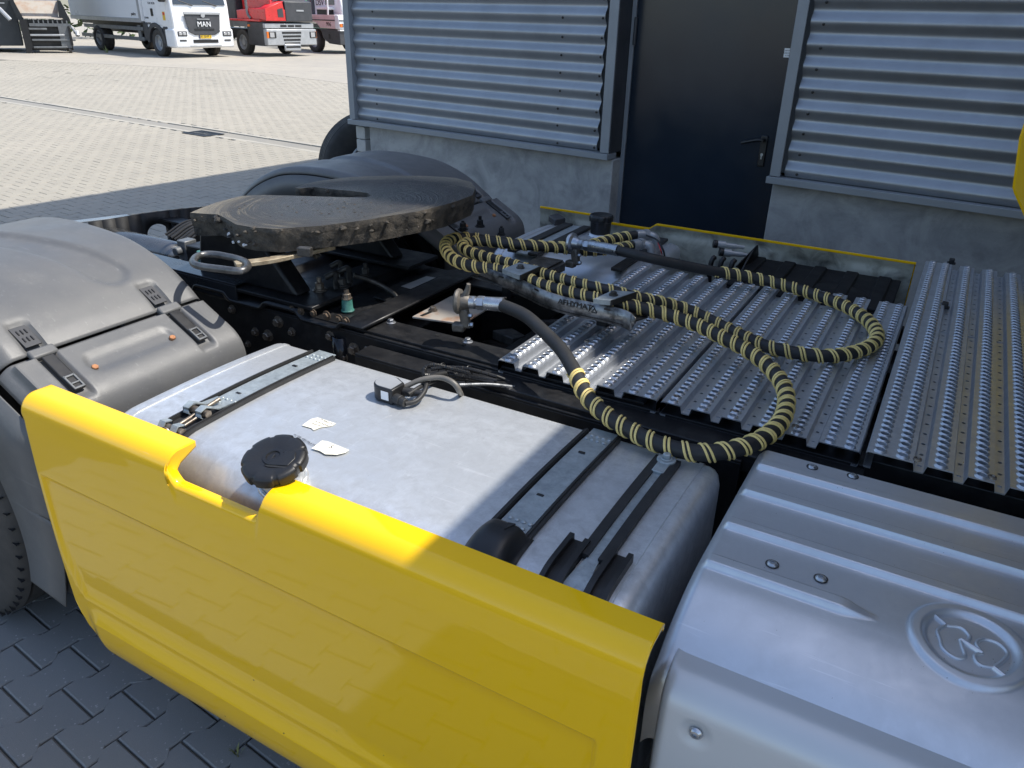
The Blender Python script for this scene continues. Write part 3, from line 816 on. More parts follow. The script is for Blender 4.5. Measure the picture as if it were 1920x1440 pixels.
cable(a3((760, 757, 1.018), (780, 752, 1.02), (795, 735, 1.03), (802, 715, 1.04), (812, 705, 1.04), (835, 700, 1.02)), .007)
cable(a3((765, 740, 1.03), (795, 722, 1.03), (830, 712, .99), (880, 712, .97), (960, 730, .95), (1020, 745, .93)), .006)
cable(a3((800, 688, 1.03), (840, 690, 1.02), (880, 695, 1.0), (930, 705, .97), (985, 730, .93), (1040, 760, .90)), .005)
cable(a3((860, 722, 1.0), (930, 722, .97), (1000, 735, .93), (1080, 770, .90)), .006, 'zinc')
# corrugated conduits with bright rings
def conduit(pts, r):
    P = resample(catmull([Vector(p) for p in pts], 12), .0022)
    k = [0]
    o = obj('conduit', G().tube(P, lambda t: r*(1+.13*(1 if int(t*(len(P)-1)) % 2 else -1)), 8), M['black'], T, smooth=20); return o
conduit(a3((880, 700, 1.02), (850, 692, 1.03), (815, 685, 1.035), (797, 690, 1.03), (797, 703, 1.02), (815, 704, 1.02), (850, 702, 1.01), (900, 708, .99), (930, 714, .97)), .0065)
conduit(a3((930, 706, .98), (880, 692, 1.02), (840, 689, 1.03), (808, 692, 1.03)), .0055)
conduit(a3((802, 712, 1.02), (825, 700, 1.02), (870, 706, 1.0), (925, 718, .97)), .0055)
for px, py in ((829, 697), (878, 702)):
    c = at(px, py, 1.0); obj('cable_tie', G().tube([c+Vector((.0, .020*cos(a), .026*sin(a))) for a in [k*pi/8 for k in range(16)]], .0022, 6, closed=True), M['black'], T)

# ---- fenders
FP = [(-3.34, .50), (-3.335, .70), (-3.29, .88), (-3.20, 1.02), (-3.06, 1.135), (-2.88, 1.215), (-2.70, 1.243), (-2.50, 1.243), (-2.33, 1.225), (-2.18, 1.175), (-2.085, 1.118), (-2.035, 1.075)]
FP2 = [(-2.030, 1.068), (-1.99, 1.045), (-1.93, 1.012), (-1.885, .985), (-1.862, .955), (-1.855, .91), (-1.86, .80), (-1.885, .64), (-1.93, .46), (-1.975, .33)]
def fender(near):
    def Y(y): return y if near else 2*YC-y
    y0, y1 = .905, 1.565
    cur = catmull([Vector((x, 0, z)) for x, z in FP], 10)
    cur = resample(cur, .012); nrm = []
    for i in range(len(cur)):
        d = (cur[min(i+1, len(cur)-1)]-cur[max(0, i-1)]).normalized(); nrm.append(Vector((-d.z, 0, d.x)))
    nv = 76
    # recessed long groove on the crown
    ga, gb_ = (-2.95, 1.19), (-2.205, 1.36)
    def fn(u, v):
        i = min(len(cur)-1, int(round(u*(len(cur)-1)))); y = y0+(y1-y0)*v; p = cur[i].copy(); nn = nrm[i]
        d = 0
        e = min(v*(y1-y0), (1-v)*(y1-y0))
        if v < .5: d -= .055*max(0, 1-e/.055)**2.2
        else: d -= .030*max(0, 1-e/.035)**2.2
        # groove
        ax, ay = ga; bx, by = gb_; L2 = (bx-ax)**2+(by-ay)**2
        t = max(0, min(1, ((p.x-ax)*(bx-ax)+(y-ay)*(by-ay))/L2)); dx = p.x-(ax+(bx-ax)*t); dy = y-(ay+(by-ay)*t)
        s = sqrt(dx*dx+dy*dy); 
        d -= .013*(1-sstep(.045, .068, s))
        # clip pockets
        for yc in (1.02, 1.42):
            if abs(y-yc) < .030 and p.x > -2.125: d -= .014*sstep(-2.125, -2.11, p.x)*(1-sstep(.022, .030, abs(y-yc)))
        p = p+nn*d
        return (p.x, Y(y), p.z)
    g = G().surf(fn, len(cur)-1, nv, flip=not near)
    f = obj('fender', g, M['fender'], T, smooth=50, solid=.004)
    # front section, fixed, with a box-like face
    cur2 = resample(catmull([Vector((x, 0, z)) for x, z in FP2], 10), .010); nr2 = []
    for i in range(len(cur2)):
        d = (cur2[min(i+1, len(cur2)-1)]-cur2[max(0, i-1)]).normalized(); nr2.append(Vector((-d.z, 0, d.x)))
    def fn2(u, v):
        i = min(len(cur2)-1, int(round(u*(len(cur2)-1)))); y = y0+(y1-y0)*v; p = cur2[i].copy(); nn = nr2[i]; d = 0
        e = min(v, 1-v)*(y1-y0); d -= .04*max(0, 1-e/.04)**2.2
        # raised box: outside x>-2.01
        inb = sstep(-2.020, -2.014, p.x)
        for yc in (1.02, 1.42):
            if abs(y-yc) < .036: d += 0
        d += .022*inb*sstep(.022, .031, e)*(1 if p.z > .5 else sstep(.42, .5, p.z))
        # long shallow swage between the two bolts
        sx = -1.945; dy = abs(y-1.22); s = sqrt((p.x-sx)**2+max(0, dy-.11)**2)
        d -= .007*(1-sstep(.016, .034, s))*inb
        for yc in (1.02, 1.42):
            if abs(y-yc) < .030 and p.z > .95: d -= .016*(1-sstep(.022, .030, abs(y-yc)))*inb*(1-sstep(-1.885, -1.872, p.x))
        p = p+nn*d; return (p.x, Y(y), p.z)
    g = G().surf(fn2, len(cur2)-1, nv*2, flip=not near)
    f2 = obj('fender_front', g, M['fender'], T, smooth=50, solid=.004)
    # clips: slotted latch plate in the pocket and rubber strap with buckle
    for yc in (1.02, 1.42):
        d = Vector((.86, 0, -.50)).normalized(); nn = Vector((.50, 0, .86)).normalized(); Yv = Vector((0, 1, 0))
        o1 = Vector((-2.085, Y(yc), 1.110))
        gk = G().obox(o1, d, Yv, nn, .038, .022, .002)
        lt = obj('latch_plate', gk, M['dgrey'], f2, bevel=.001)
        for a in (-.014, .014):
            for b in (-.010, 0, .010):
                pass
        gk = G()
        for a in (-.015, .013):
            for b in (-.011, 0, .011): gk.obox(o1+d*a+Yv*b+nn*.0035, d, Yv, nn, .008, .0018, .0016)
        obj('latch_teeth', gk, M['black'], f2, bevel=.0008)
        o2 = Vector((-1.945, Y(yc), 1.022+.012)); d2 = Vector((.87, 0, -.49)).normalized(); n2 = Vector((.49, 0, .87)).normalized()
        hd = G().obox(Vector((-2.018, Y(yc), 1.078)), d2, Yv, n2, .016, .036, .010)
        obj('clip_head', hd, M['fender'], f2, bevel=.006)
        gk = G().obox(o2+n2*.006, d2, Yv, n2, .068, .0175, .0045)
        obj('rubber_strap', gk, M['black'], f2, bevel=.003)
        gk = G()
        c = o2+d2*.042+n2*.0125
        gk.obox(c-Yv*.013, d2, Yv, n2, .024, .0028, .0025).obox(c+Yv*.013, d2, Yv, n2, .024, .0028, .0025).obox(c+d2*.024, d2, Yv, n2, .003, .0155, .0025).obox(c-d2*.020, d2, Yv, n2, .003, .0155, .0025).obox(c+d2*.006, d2, Yv, n2, .0025, .011, .0022)
        obj('buckle', gk, M['mgrey'], f2, bevel=.0012)
    for yb in (1.095, 1.345):
        obj('rusty_bolt', G().hexa((-1.925, Y(yb), 1.017+.006), (.45, 0, .89), .0095, .010), mat('rusty orange bolt', (.42, .20, .09), .6, .2, (.30, .12, .05), 60) if near and yb < 1.1 else bpy.data.materials.get('rusty orange bolt') or M['rust'], f2)
    # outer cheek between arch and wheel opening
    wc = (-2.685, .525); yq = Y(y0-.022)
    vs = []; fs = []; outer = cur+[p for p in cur2]
    for i, p in enumerate(outer):
        a = atan2(p.z-wc[1], p.x-wc[0]); rr = .552
        q = Vector((wc[0]+rr*cos(a), 0, wc[1]+rr*sin(a)))
        if p.z < .66: q = Vector((wc[0]+(1 if p.x > -2.6 else -1)*sqrt(max(0, rr*rr-(p.z-wc[1])**2)), 0, p.z)); q.x = min(q.x, p.x-.02) if p.x > -2.6 else max(q.x, p.x+.02)
        e = p-Vector((0, 0, .0))
        vs += [(p.x-.012*cos(a), yq, p.z-.04*max(0, sin(a))-.012), (q.x, yq+(.008 if near else -.008), q.z)]
    for i in range(len(outer)-1):
        q = (2*i, 2*i+2, 2*i+3, 2*i+1); fs.append(q if near else q[::-1])
    obj('fender_cheek', G().add(vs, fs), M['fender'], T, smooth=60, solid=.004)
    vs = []; fs = []; yi = Y(y1-.004)
    for i, p in enumerate(cur):
        a = atan2(p.z-wc[1], p.x-wc[0]); k = .11
        vs += [(p.x-.028*cos(a), yi, p.z-.030*max(0, sin(a))-.006), (p.x-(.03+k)*cos(a), yi+(.006 if near else -.006), p.z-(.03+k)*max(.1, sin(a)))]
    for i in range(len(cur)-1):
        q = (2*i, 2*i+2, 2*i+3, 2*i+1); fs.append(q[::-1] if near else q)
    obj('fender_inner_cheek', G().add(vs, fs), M['fender'], T, smooth=60, solid=.004)
    return f
fender(True); fender(False)
# ---- rear wheels (twin)
def wheel(x, ya, yb, z, R, side, par, detail=True):
    w = abs(yb-ya); c = Vector((x, (ya+yb)/2, z)); ax = Vector((0, -1 if side < 0 else 1, 0))
    r = obj('rim', rim_geo(c, ax, .30, w), M['lgrey'], par)
    obj('tyre', tyre_geo(c, ax, R, w, .29, 4, 80), M['tyre'], r, smooth=50)
    # shoulder lugs
    lg = G()
    for k in range(60):
        a = 2*pi*k/60
        u = Vector((cos(a), 0, sin(a)))
        tv = Vector((-sin(a), 0, cos(a)))
        lg.obox(c+ax*(w*.455)+u*(R*.975), u, tv, ax, .010, .0014, .006)
    obj('shoulder_cut', lg, M['black'], r, kind='stuff')
    return r
WX = -2.685
wheel(WX, .870, 1.15, .525, .525, -1, T); wheel(WX, 1.22, 1.50, .525, .525, -1, T)
wheel(WX, 3.37, 3.09, .525, .525, 1, T); wheel(WX, 3.03, 2.77, .525, .525, 1, T)
axl = G().cyl((WX, 1.5, .525), (WX, 2.8, .525), .075).lathe((WX-.0, 2.05, .525), (0, 1, 0), [(.08, -.22), (.19, -.12), (.22, 0), (.19, .12), (.08, .22)], 24)
obj('rear_axle', axl, M['blacksteel'], T, smooth=50)

# ---- chassis rails
def rail(ya, sgn, x0, x1, zt, zb, name='chassis_rail'):
    g = G(); th = .008; w = .075*sgn
    g.box(x0, x1, min(ya, ya+sgn*th), max(ya, ya+sgn*th), zb, zt)
    g.box(x0, x1, min(ya, ya+w), max(ya, ya+w), zt, zt+th); g.box(x0, x1, min(ya, ya+w), max(ya, ya+w), zb-th, zb)
    return obj(name, g, M['blacksteel'], T, bevel=.002)
r1 = rail(1.800, 1, -3.45, 2.4, .955, .70); r2 = rail(2.50, -1, -3.45, 2.4, .955, .70)
# holes plugs and bolt heads along the near rail web
bme = mesh('bolt', G().hexa((0, 0, 0), (0, -1, 0), .013, .014), M['bolt'])
def put(me, name, loc, par, rot=None, sc=None):
    o = bpy.data.objects.new(name, me); o.location = loc
    if rot: o.rotation_euler = rot
    if sc: o.scale = (sc,)*3
    return link(o, par)
for k in range(26):
    put(bme, 'bolt', (-2.25+k*.058+random.uniform(-.01, .01), 1.800, random.choice((.90, .86, .80, .925))), r1, (0, random.random(), 0), random.uniform(.7, 1.2))
rme = mesh('rusty_bolt', G().hexa((0, 0, 0), (0, -1, 0), .011, .008), mat('brown bolt', (.12, .08, .05), .7, .3, (.05, .04, .03), 60))
for px, py in ((548, 579), (565, 583), (588, 587), (613, 592), (636, 598), (649, 602)): put(rme, 'rusty_bolt', aty(px, py, 1.7995), r1, (0, random.random(), 0), random.uniform(.8, 1.1))
# sub-frame angle on top of the near rail with fixing bolts
sf = obj('subframe_angle', G().box(-1.80, -.60, 1.812, 1.93, .9635, .972).box(-1.80, -.60, 1.922, 1.93, .90, .9635), M['blacksteel'], r1, bevel=.0015)
wz = mesh('flange_bolt', G().lathe((0, 0, 0), (0, 0, 1), [(.017, 0), (.017, .002), (.013, .004)], 20).lathe((0, 0, .004), (0, 0, 1), [(.0105, 0), (.0105, .008), (.009, .0095)], 6), M['zinc'])
for px, py in ((733, 605), (877, 641)): put(wz, 'flange_bolt', at(px, py, .973), r1, (0, 0, random.random()))
hm = mesh('hole', G().lathe((0, 0, 0), (0, 0, 1), [(.0085, -.0005), (.0085, .0004)], 16), mat('dark hole', (.002, .002, .002), .9))
for px, py in ((681, 593), (707, 598), (821, 628), (870, 647), (640, 575)): put(hm, 'hole', at(px, py, .9725), r1)
# second outer flange lower down, in front of the rail
fl = obj('outer_flange', G().box(-1.535, -.30, 1.705, 1.785, .931, .939).box(-1.535, -.30, 1.705, 1.713, .62, .931), M['blacksteel'], r1, bevel=.002)
for px, py in ((708, 624), (782, 645), (896, 671), (840, 660)): put(hm, 'hole', at(px, py, .9395), r1, None, .7)
obj('rail_step', G().box(-1.10, 2.0, 1.715, 1.80, .905, .955), M['blacksteel'], r1, bevel=.003)
# polished bracket below the flange
c = at(655, 645, .90)
g = G(); g.tube(catmull([c+Vector((-.06, .02, .0)), c+Vector((-.045, -.045, 0)), c+Vector((.0, -.055, 0)), c+Vector((.035, -.01, 0)), c+Vector((.09, .0, .0))], 8), .004, 6)
P = catmull([c+Vector((-.055, .05, 0)), c+Vector((-.05, -.02, 0)), c+Vector((-.01, -.035, 0)), c+Vector((.02, .01, 0)), c+Vector((.085, .03, 0))], 8)
vs = []; fs = []
for i, p in enumerate(P): vs += [(p.x, p.y, .93), (p.x, p.y, .78)]
for i in range(len(P)-1): fs.append((2*i, 2*i+2, 2*i+3, 2*i+1))
obj('tank_bracket', G().add(vs, fs), mat('glossy black bracket', (.02, .02, .022), .12, .4), r1, solid=.006, smooth=60)
put(bme, 'bolt', at(697, 655, .905), r1, None, 1.5); put(bme, 'bolt', at(563, 690, .84), r1, None, 1.4); put(bme, 'bolt', at(692, 690, .86), r1, None, 1.5)
# cross members
for x, w in ((-3.05, .10), (-1.62, .14), (-1.15, .10), (-.62, .10), (-.05, .1), (.5, .1)):
    obj('cross_member', G().box(x-w/2, x+w/2, 1.81, 2.49, .74, .90), M['blacksteel'], T, bevel=.006)
obj('drive_shaft', G().cyl((-2.6, 2.15, .56), (1.8, 2.15, .72), .06, n=20), M['blacksteel'], T)
obj('gearbox', G().box(.3, 1.6, 1.9, 2.4, .45, .92), M['dirtsteel'], T, bevel=.03)
for k, (x, y, z, l, r) in enumerate([(-2.2, 1.62, .66, .35, .05), (-.95, 2.28, .80, .45, .055), (-1.45, 2.35, .72, .4, .06)]):
    obj('air_cylinder', G().lathe((x, y, z), (1, 0, 0), [(r*.4, -.02), (r*.9, 0), (r, .02), (r, l-.02), (r*.9, l), (r*.4, l+.02)], 24), M['blacksteel'], T, smooth=50)
# diagonal dark stays and pipes inside the frame for depth
for k in range(16):
    x = random.uniform(-2.4, -.7); y = random.uniform(1.88, 2.42); z = random.uniform(.72, .88)
    cable([(x, y, z), (x+random.uniform(.1, .4), y+random.uniform(-.12, .12), z+random.uniform(-.05, .05)), (x+random.uniform(.4, .8), y+random.uniform(-.2, .2), z-.04)], random.choice((.006, .009, .012)), 'rubber', T, 'air_line')
for px, py, pz, m_ in ((1015, 560, .86, 'rust'), (1052, 580, .84, 'rust')):
    c = at(px, py, pz); obj('clamp_ring', G().tube([c+Vector((.03*cos(a), .01*sin(a), .022*sin(a))) for a in [k*pi/8 for k in range(16)]], .005, 6, closed=True), M[m_], T)
# tapered wood-like rubber block near the grating, pipe stub, air spring top
c = at(960, 625, .90)
obj('rubber_buffer', G().prism([c+Vector(q) for q in ((-.07, -.02, -.03), (.03, -.05, -.03), (.055, 0, -.03), (-.02, .035, -.03))], (0, 0, .035)), M['dirtsteel'], T, bevel=.004)
c = at(924, 532, .93); obj('pipe_stub', G().lathe(c-Vector((0, 0, .06)), (0, 0, 1), [(.028, 0), (.028, .06), (.024, .065), (.015, .066)], 20), M['mgrey'], T)
# rusty fixing plate with slotted hole
P = [(773, 598), (846, 556), (925, 586), (862, 612)]
rp = obj('fixing_plate', G().prism([at(x, y, .975) for x, y in [(773, 597), (846, 558), (950, 560), (868, 610)]], (0, 0, .007)), mat('weathered plate', (.42, .38, .33), .55, .4, (.40, .20, .10), 9, .1, .1, 90, lo=.52, hi=.70), T, bevel=.0015)
c = at(812, 582, .983); obj('slot', G().obox(c-Vector((0, .03, 0)), (.1, 1, 0), (1, -.1, 0), (0, 0, 1), .035, .006, .0006), M['black'], rp)
put(mesh('bolt', G().hexa((0, 0, 0), (0, 0, 1), .011, .012), M['bolt']), 'bolt', c, rp)

# ---- fifth wheel
def fwz(x): return 1.285+.05*(x+2.0)
def fwp(px, py):
    P = at(px, py, 1.28)
    for _ in range(6): P = at(px, py, fwz(P.x))
    return P
OUT = [(354, 399), (375, 390), (405, 379), (452, 367), (492, 365), (552, 366.5), (600, 368), (650, 369.5), (684, 370), (694, 367), (688, 362), (660, 358.5), (620, 355), (588, 351), (560, 354), (551, 352),
       (574, 344), (600, 338.5), (640, 333), (680, 330.5), (740, 329), (800, 329.5), (854, 333), (885, 341), (893, 352), (888, 366), (862, 376), (836, 384), (783, 397), (730, 405), (694, 412), (641, 419), (600, 424), (567, 426), (517, 430), (474, 427), (440, 421), (418, 408), (407, 402.5), (380, 401)]
PL = [fwp(*q) for q in OUT]
PLs = resample(PL+[PL[0]], .012)[:-1]
cen = sum(PLs, Vector())/len(PLs)
FWC = fwp(668, 378)
def crust(p, t): 
    q = p*1.0; return noise.noise(Vector((p.x*28, p.y*28, t*3.0)))*.5+noise.noise(Vector((p.x*75, p.y*75, t*7)))*.35
vs = []; fs = []; n = len(PLs); rows = 8; TH = .075
nr = []
for i in range(n):
    d = (PLs[(i+1) % n]-PLs[i-1]); nn = Vector((d.y, -d.x, 0)).normalized(); nr.append(nn)
area = sum(PLs[i].x*PLs[(i+1) % n].y-PLs[(i+1) % n].x*PLs[i].y for i in range(n))
if area < 0: nr = [-q for q in nr]
for j in range(rows+1):
    t = j/rows
    for i in range(n):
        p = PLs[i]; amp = .010*sin(pi*min(1, t*1.15)) if t > 0 else 0
        thk = TH*(1+.12*noise.noise(Vector((p.x*6, p.y*6, 0))))
        inset = -.010*t
        e = -.004 if t == 0 else 0
        q = p+nr[i]*(crust(p, t)*amp+inset+e)
        vs.append((q.x, q.y, p.z-.003-thk*t+(.003 if t == 0 else 0)))
for j in range(rows):
    for i in range(n):
        i2 = (i+1) % n; fs.append((j*n+i, (j+1)*n+i, (j+1)*n+i2, j*n+i2) if area > 0 else (j*n+i2, (j+1)*n+i2, (j+1)*n+i, j*n+i))
fs.append(tuple(range(rows*n, (rows+1)*n))[::-1] if area > 0 else tuple(range(rows*n, (rows+1)*n)))
fw = obj('fifth_wheel', G().add(vs, fs), M['crust'], T, smooth=70)
fwm = fw_mat(FWC.x, FWC.y, 1.28)
# top wear face: triangulated grid for fine relief
from mathutils.geometry import tessellate_polygon
bm_top = G(); TP = [Vector((p.x-nr[i].x*.004, p.y-nr[i].y*.004, p.z)) for i, p in enumerate(PLs)]
bm_top.add(TP, [tuple(t_) if ((TP[t_[1]]-TP[t_[0]]).cross(TP[t_[2]]-TP[t_[0]])).z > 0 else tuple(t_[::-1]) for t_ in tessellate_polygon([TP])])
obj('wear_plate', bm_top, fwm, fw, smooth=30)
# crumbs of hardened grease on the front edge and top
g = G()
for k in range(40):
    i = random.choice([q for q in range(n) if PLs[q].y < 2.6 and nr[q].x*.5-nr[q].y*.8 > .2])
    p = PLs[i]+nr[i]*random.uniform(-.006, .006)+Vector((0, 0, random.uniform(-.055, .0)))
    r = random.uniform(.003, .011) if random.random() > .06 else random.uniform(.012, .020)
    vs_ = []; 
    g2 = G().lathe(p-Vector((0, 0, r*.6)), (random.uniform(-.4, .4), random.uniform(-.4, .4), 1), [(r*.4, 0), (r, r*.35), (r*.9, r*.8), (r*.35, r*1.15)], 7)
    g.add([tuple(Vector(v)+Vector((noise.noise(Vector(v)*90), noise.noise(Vector(v)*90+Vector((5, 5, 5))), 0))*r*.5) for v in g2.v], g2.f)
for k in range(80):
    p = fwp(random.gauss(640, 70), random.uniform(372, 408)); r = random.uniform(.0015, .0055)
    g.lathe(p-Vector((0, 0, .001)), (0, 0, 1), [(r, 0), (r*.8, r*.5), (r*.2, r*.7)], 6)
obj('grease_crumbs', g, M['crust'], fw, smooth=60, kind='stuff')
# white paint scrapings on the near horn side
g = G()
for (x, y, r) in ((447, 434, .007), (450, 440, .005), (484, 431, .004), (440, 455, .005), (455, 453, .003), (433, 452, .004)):
    p = at(x, y, 1.24); p = p+(CAMP-p).normalized()*.0
    q = min(PLs, key=lambda s: (Vector((s.x, s.y))-Vector((p.x, p.y))).length)
    c = Vector((q.x, q.y, 1.245-.03*random.random()))+nr[PLs.index(q)]*.006
    g.lathe(c, nr[PLs.index(q)], [(r, -.004), (r, .0015)], 5)
obj('paint_scrape', g, M['white'], fw)
# release handle bar with ring
ZR = 1.205
bar = catmull(a3((624, 458, ZR+.005), (565, 471, ZR), (505, 484, ZR), (440, 492, ZR)), 6)
vs = []; fs = []
for i, p in enumerate(bar):
    d = (bar[min(i+1, len(bar)-1)]-bar[max(0, i-1)]).normalized(); s_ = Vector((-d.y, d.x, 0)).normalized()*.019
    for q in (p-s_, p+s_, p+s_-Vector((0, 0, .014)), p-s_-Vector((0, 0, .014))): vs.append(q)
for i in range(len(bar)-1):
    for k in range(4): fs.append((i*4+k, i*4+(k+1) % 4, (i+1)*4+(k+1) % 4, (i+1)*4+k))
fs += [(3, 2, 1, 0), (len(vs)-4, len(vs)-3, len(vs)-2, len(vs)-1)]
hb = obj('release_bar', G().add(vs, fs), mat('dusty handle steel', (.40, .34, .24), .6, .3, (.22, .17, .11), 30, .1, .2, 120), fw, bevel=.002)
ringp = catmull(a3((362, 492, ZR), (372, 480, ZR), (400, 477, ZR), (440, 484, ZR), (461, 492, ZR), (464, 501, ZR), (450, 508, ZR), (410, 504, ZR), (375, 499, ZR)), 8, True)
obj('release_handle', G().tube(ringp, .0115, 14, closed=True), mat('worn round steel', (.16, .16, .16), .38, .7, (.09, .09, .09), 30), fw, smooth=60)
c = fwp(575, 437)-Vector((0, 0, .055)); obj('handle_guide', G().obox(c+Vector((0, -.015, 0)), (1, .4, 0), (0, 0, 1), (-.4, 1, 0), .022, .014, .012), M['dirtsteel'], fw, bevel=.003)
# kingpin jaws seen in the throat
kp = fwp(672, 366); obj('lock_jaw', G().lathe(kp-Vector((0, 0, .06)), (0, 0, 1), [(.045, 0), (.045, .045)], 24), M['crust'], fw)
# pedestals and mounting plate
for s in (-1, 1):
    yb = YC+s*.27
    P = [(-2.40, yb, 1.015), (-2.36, yb, 1.195), (-2.06, yb, 1.205), (-1.90, yb, 1.015)]
    ped = obj('pedestal', G().prism([(x, y-.04, z) for x, y, z in P], (0, .08, 0)), M['blacksteel'], T, bevel=.012)
    P2 = [(-2.47, yb-.085, 1.000), (-1.79, yb-.085, 1.000), (-1.79, yb+.12, 1.000), (-2.47, yb+.12, 1.000)]
    obj('pedestal_foot', G().prism(P2, (0, 0, .014)), M['blacksteel'], ped, bevel=.003)
def omega(u, v):
    x = lerp(-2.62, -1.565, u); k = (u*4) % 1
    z = .992-.028*sstep(.0, .18, abs(u*2.0-1.0)*.5+.0) if False else .967+.026*(.5+.5*math.tanh(6*cos(2*pi*(u*3.0+.06))))
    return (x, lerp(1.785, 2.515, v), z)
mp_ = obj('mounting_plate', G().surf(omega, 150, 4), M['blacksteel'], T, smooth=60, solid=.010)
def stud(px, py, z, r=.016, h=.05, m='bolt'):
    c = at(px, py, z); g = G().lathe(c, (0, 0, 1), [(r*1.7, 0), (r*1.7, .004), (r*1.35, .005), (r*1.35, .010)], 22).lathe(c+Vector((0, 0, .010)), (0, 0, 1), [(r, 0), (r, .020), (r*.85, .022)], 6).cyl(c+Vector((0, 0, .03)), c+Vector((0, 0, h)), r*.55, n=10)
    return obj('stud', g, M[m], mp_, smooth=40)
stud(600, 545, 1.012); stud(641, 537, 1.012, .018, .03, 'dirtsteel'); stud(686, 517, 1.012, .014, .05, 'dirtsteel'); stud(452, 520, 1.012, .012, .03, 'dirtsteel'); stud(592, 480, 1.06, .013, -.01, 'bolt')
stud(900, 425, 1.04, .014, .05, 'blacksteel'); stud(868, 430, 1.03, .014, .04, 'blacksteel'); stud(940, 440, 1.0, .012, .04, 'blacksteel')
for px, py in ((652, 583), (383, 505)):
    c = at(px, py, .975); h = .045 if px > 500 else .075
    sl_ = obj('green_sleeve', G().lathe(c, (0, 0, 1), [(.0225, 0), (.0235, .004), (.0195, .009), (.018, h), (.014, h+.001)], 24), M['green'], mp_, smooth=45)
    if px > 500: obj('stud_nut', G().lathe(c+Vector((0, 0, h)), (0, 0, 1), [(.019, 0), (.019, .004)], 20).lathe(c+Vector((0, 0, h+.004)), (0, 0, 1), [(.015, 0), (.015, .014), (.012, .016)], 6).cyl(c+Vector((0, 0, h+.018)), c+Vector((0, 0, h+.034)), .009, n=10), M['bolt'], sl_)
# sideways trough and dusty shelf beside the mounting plate
obj('cross_shelf', G().prism([at(x, y, .972) for x, y in [(700, 560), (770, 520), (862, 507), (880, 520), (800, 560), (752, 575)]], (0, 0, .008)), M['blacksteel'], T, bevel=.003)
obj('shelf_tape', G().prism([at(x, y, .9815) for x, y in [(752, 537), (800, 518), (817, 521), (770, 542)]], (0, 0, .001)), mat('silver tape', (.6, .6, .6), .35, .5), T)
cable(a3((663, 516, 1.06), (690, 524, 1.04), (720, 538, 1.01), (740, 552, .99), (750, 568, .965)), .009, 'dirtsteel', T, 'rubber_strap_loose')
# rag-like cable shoe clutter
for px, py, z in ((610, 520, 1.04), (620, 500, 1.05), (635, 510, 1.045)):
    c = at(px, py, z); cable([c, c+Vector((.03, .02, .015)), c+Vector((.05, .0, -.01)), c+Vector((.07, -.02, -.03))], .011, 'dirtsteel', T, 'cable_lug')
# air springs & pieces behind the ring
c = at(450, 462, 1.0); bs = G()
for k in range(12): bs.cyl(c+Vector((-.10+k*.012, .05, -.05)), c+Vector((-.09+k*.012, .05, .09)), .004, n=6)
obj('suzi_coil', bs, M['blue'], T)
vb = at(352, 458, 1.02)
vg = G().box(vb.x-.03, vb.x+.02, vb.y-.03, vb.y+.03, .90, 1.04).cyl((vb.x-.01, vb.y-.03, 1.0), (vb.x-.01, vb.y-.06, 1.0), .018).cyl((vb.x-.01, vb.y-.03, .95), (vb.x-.01, vb.y-.06, .95), .016)
obj('valve_block', vg, M['mgrey'], T, bevel=.004)
vg = G().box(vb.x+.03, vb.x+.13, vb.y-.035, vb.y+.05, .88, 1.03); obj('valve_block', vg, M['black'], T, bevel=.004)
for k in range(7):
    a = at(310+k*6, 440+k*3, 1.0); cable([a, a+Vector((.05, .10, .05)), a+Vector((.16, .20+.02*k, .03)), a+Vector((.22, .12, -.03))], .006+.002*(k % 3), 'rubber', T, 'air_line')
tkc = at(300, 452, .97)
obj('air_tank', G().lathe(Vector((tkc.x-.52, tkc.y+.06, tkc.z-.085)), (1, 0, 0), [(.02, -.03), (.05, -.01), (.068, .03), (.068, .52), (.05, .56), (.02, .575)], 28), mat('polished tank', (.22, .22, .215), .24, .85), T, smooth=60)
obj('frame_flange', G().box(-3.45, -2.15, 1.790, 1.885, 1.022, 1.030).box(-3.45, -2.15, 1.790, 1.798, .965, 1.022), mat('satin black flange', (.03, .034, .04), .22, .2), r1, bevel=.002)
# rear closing beam with round holes
PA_ = at(165, 417, .985); PB_ = at(437, 384, .985); d_ = (PB_-PA_); L_ = d_.length; d_.normalize(); nb_ = Vector((d_.y, -d_.x, 0))
def beam(g, holes, H=.26, th=.008):
    xs = [0]
    for s, r, zc in holes: xs += [s-r*1.3, s+r*1.3]
    xs.append(L_+.15)
    def pt(s, h, o): return PA_+d_*s+Vector((0, 0, -h+.012*sin(pi*min(1, s/L_))))+nb_*o
    for k in range(0, len(xs)-1):
        a, b = xs[k], xs[k+1]
        if k % 2 == 0:
            for q in range(4):
                s0, s1 = lerp(a, b, q/4), lerp(a, b, (q+1)/4)
                g.add([pt(s0, 0, 0), pt(s1, 0, 0), pt(s1, H, 0), pt(s0, H, 0)], [(0, 1, 2, 3)])
        else:
            s, r, zc = holes[(k-1)//2]; nseg = 24; vs = []; fs = []
            for i in range(nseg):
                an = 2*pi*i/nseg; vs.append(pt(s+r*cos(an), zc-r*sin(an), 0))
            for i in range(nseg):
                an = 2*pi*i/nseg; m_ = max(abs(cos(an)), abs(sin(an))); ex = cos(an)/m_; ez = sin(an)/m_
                vs.append(pt(s+r*1.3*ex, (zc-zc*ez) if ez > 0 else zc-(H-zc)*ez, 0))
            for i in range(nseg): fs.append((i, (i+1) % nseg, nseg+(i+1) % nseg, nseg+i))
            g.add(vs, fs)
g = G(); beam(g, [(.30, .052, .11), (.62, .034, .045)])
rb_ = obj('rear_cross_beam', g, mat('matt beam', (.012, .012, .013), .7, 0), T, solid=.010, smooth=20)
g = G(); Q = [PA_+d_*(.25*L_), PA_+d_*(L_)]; 
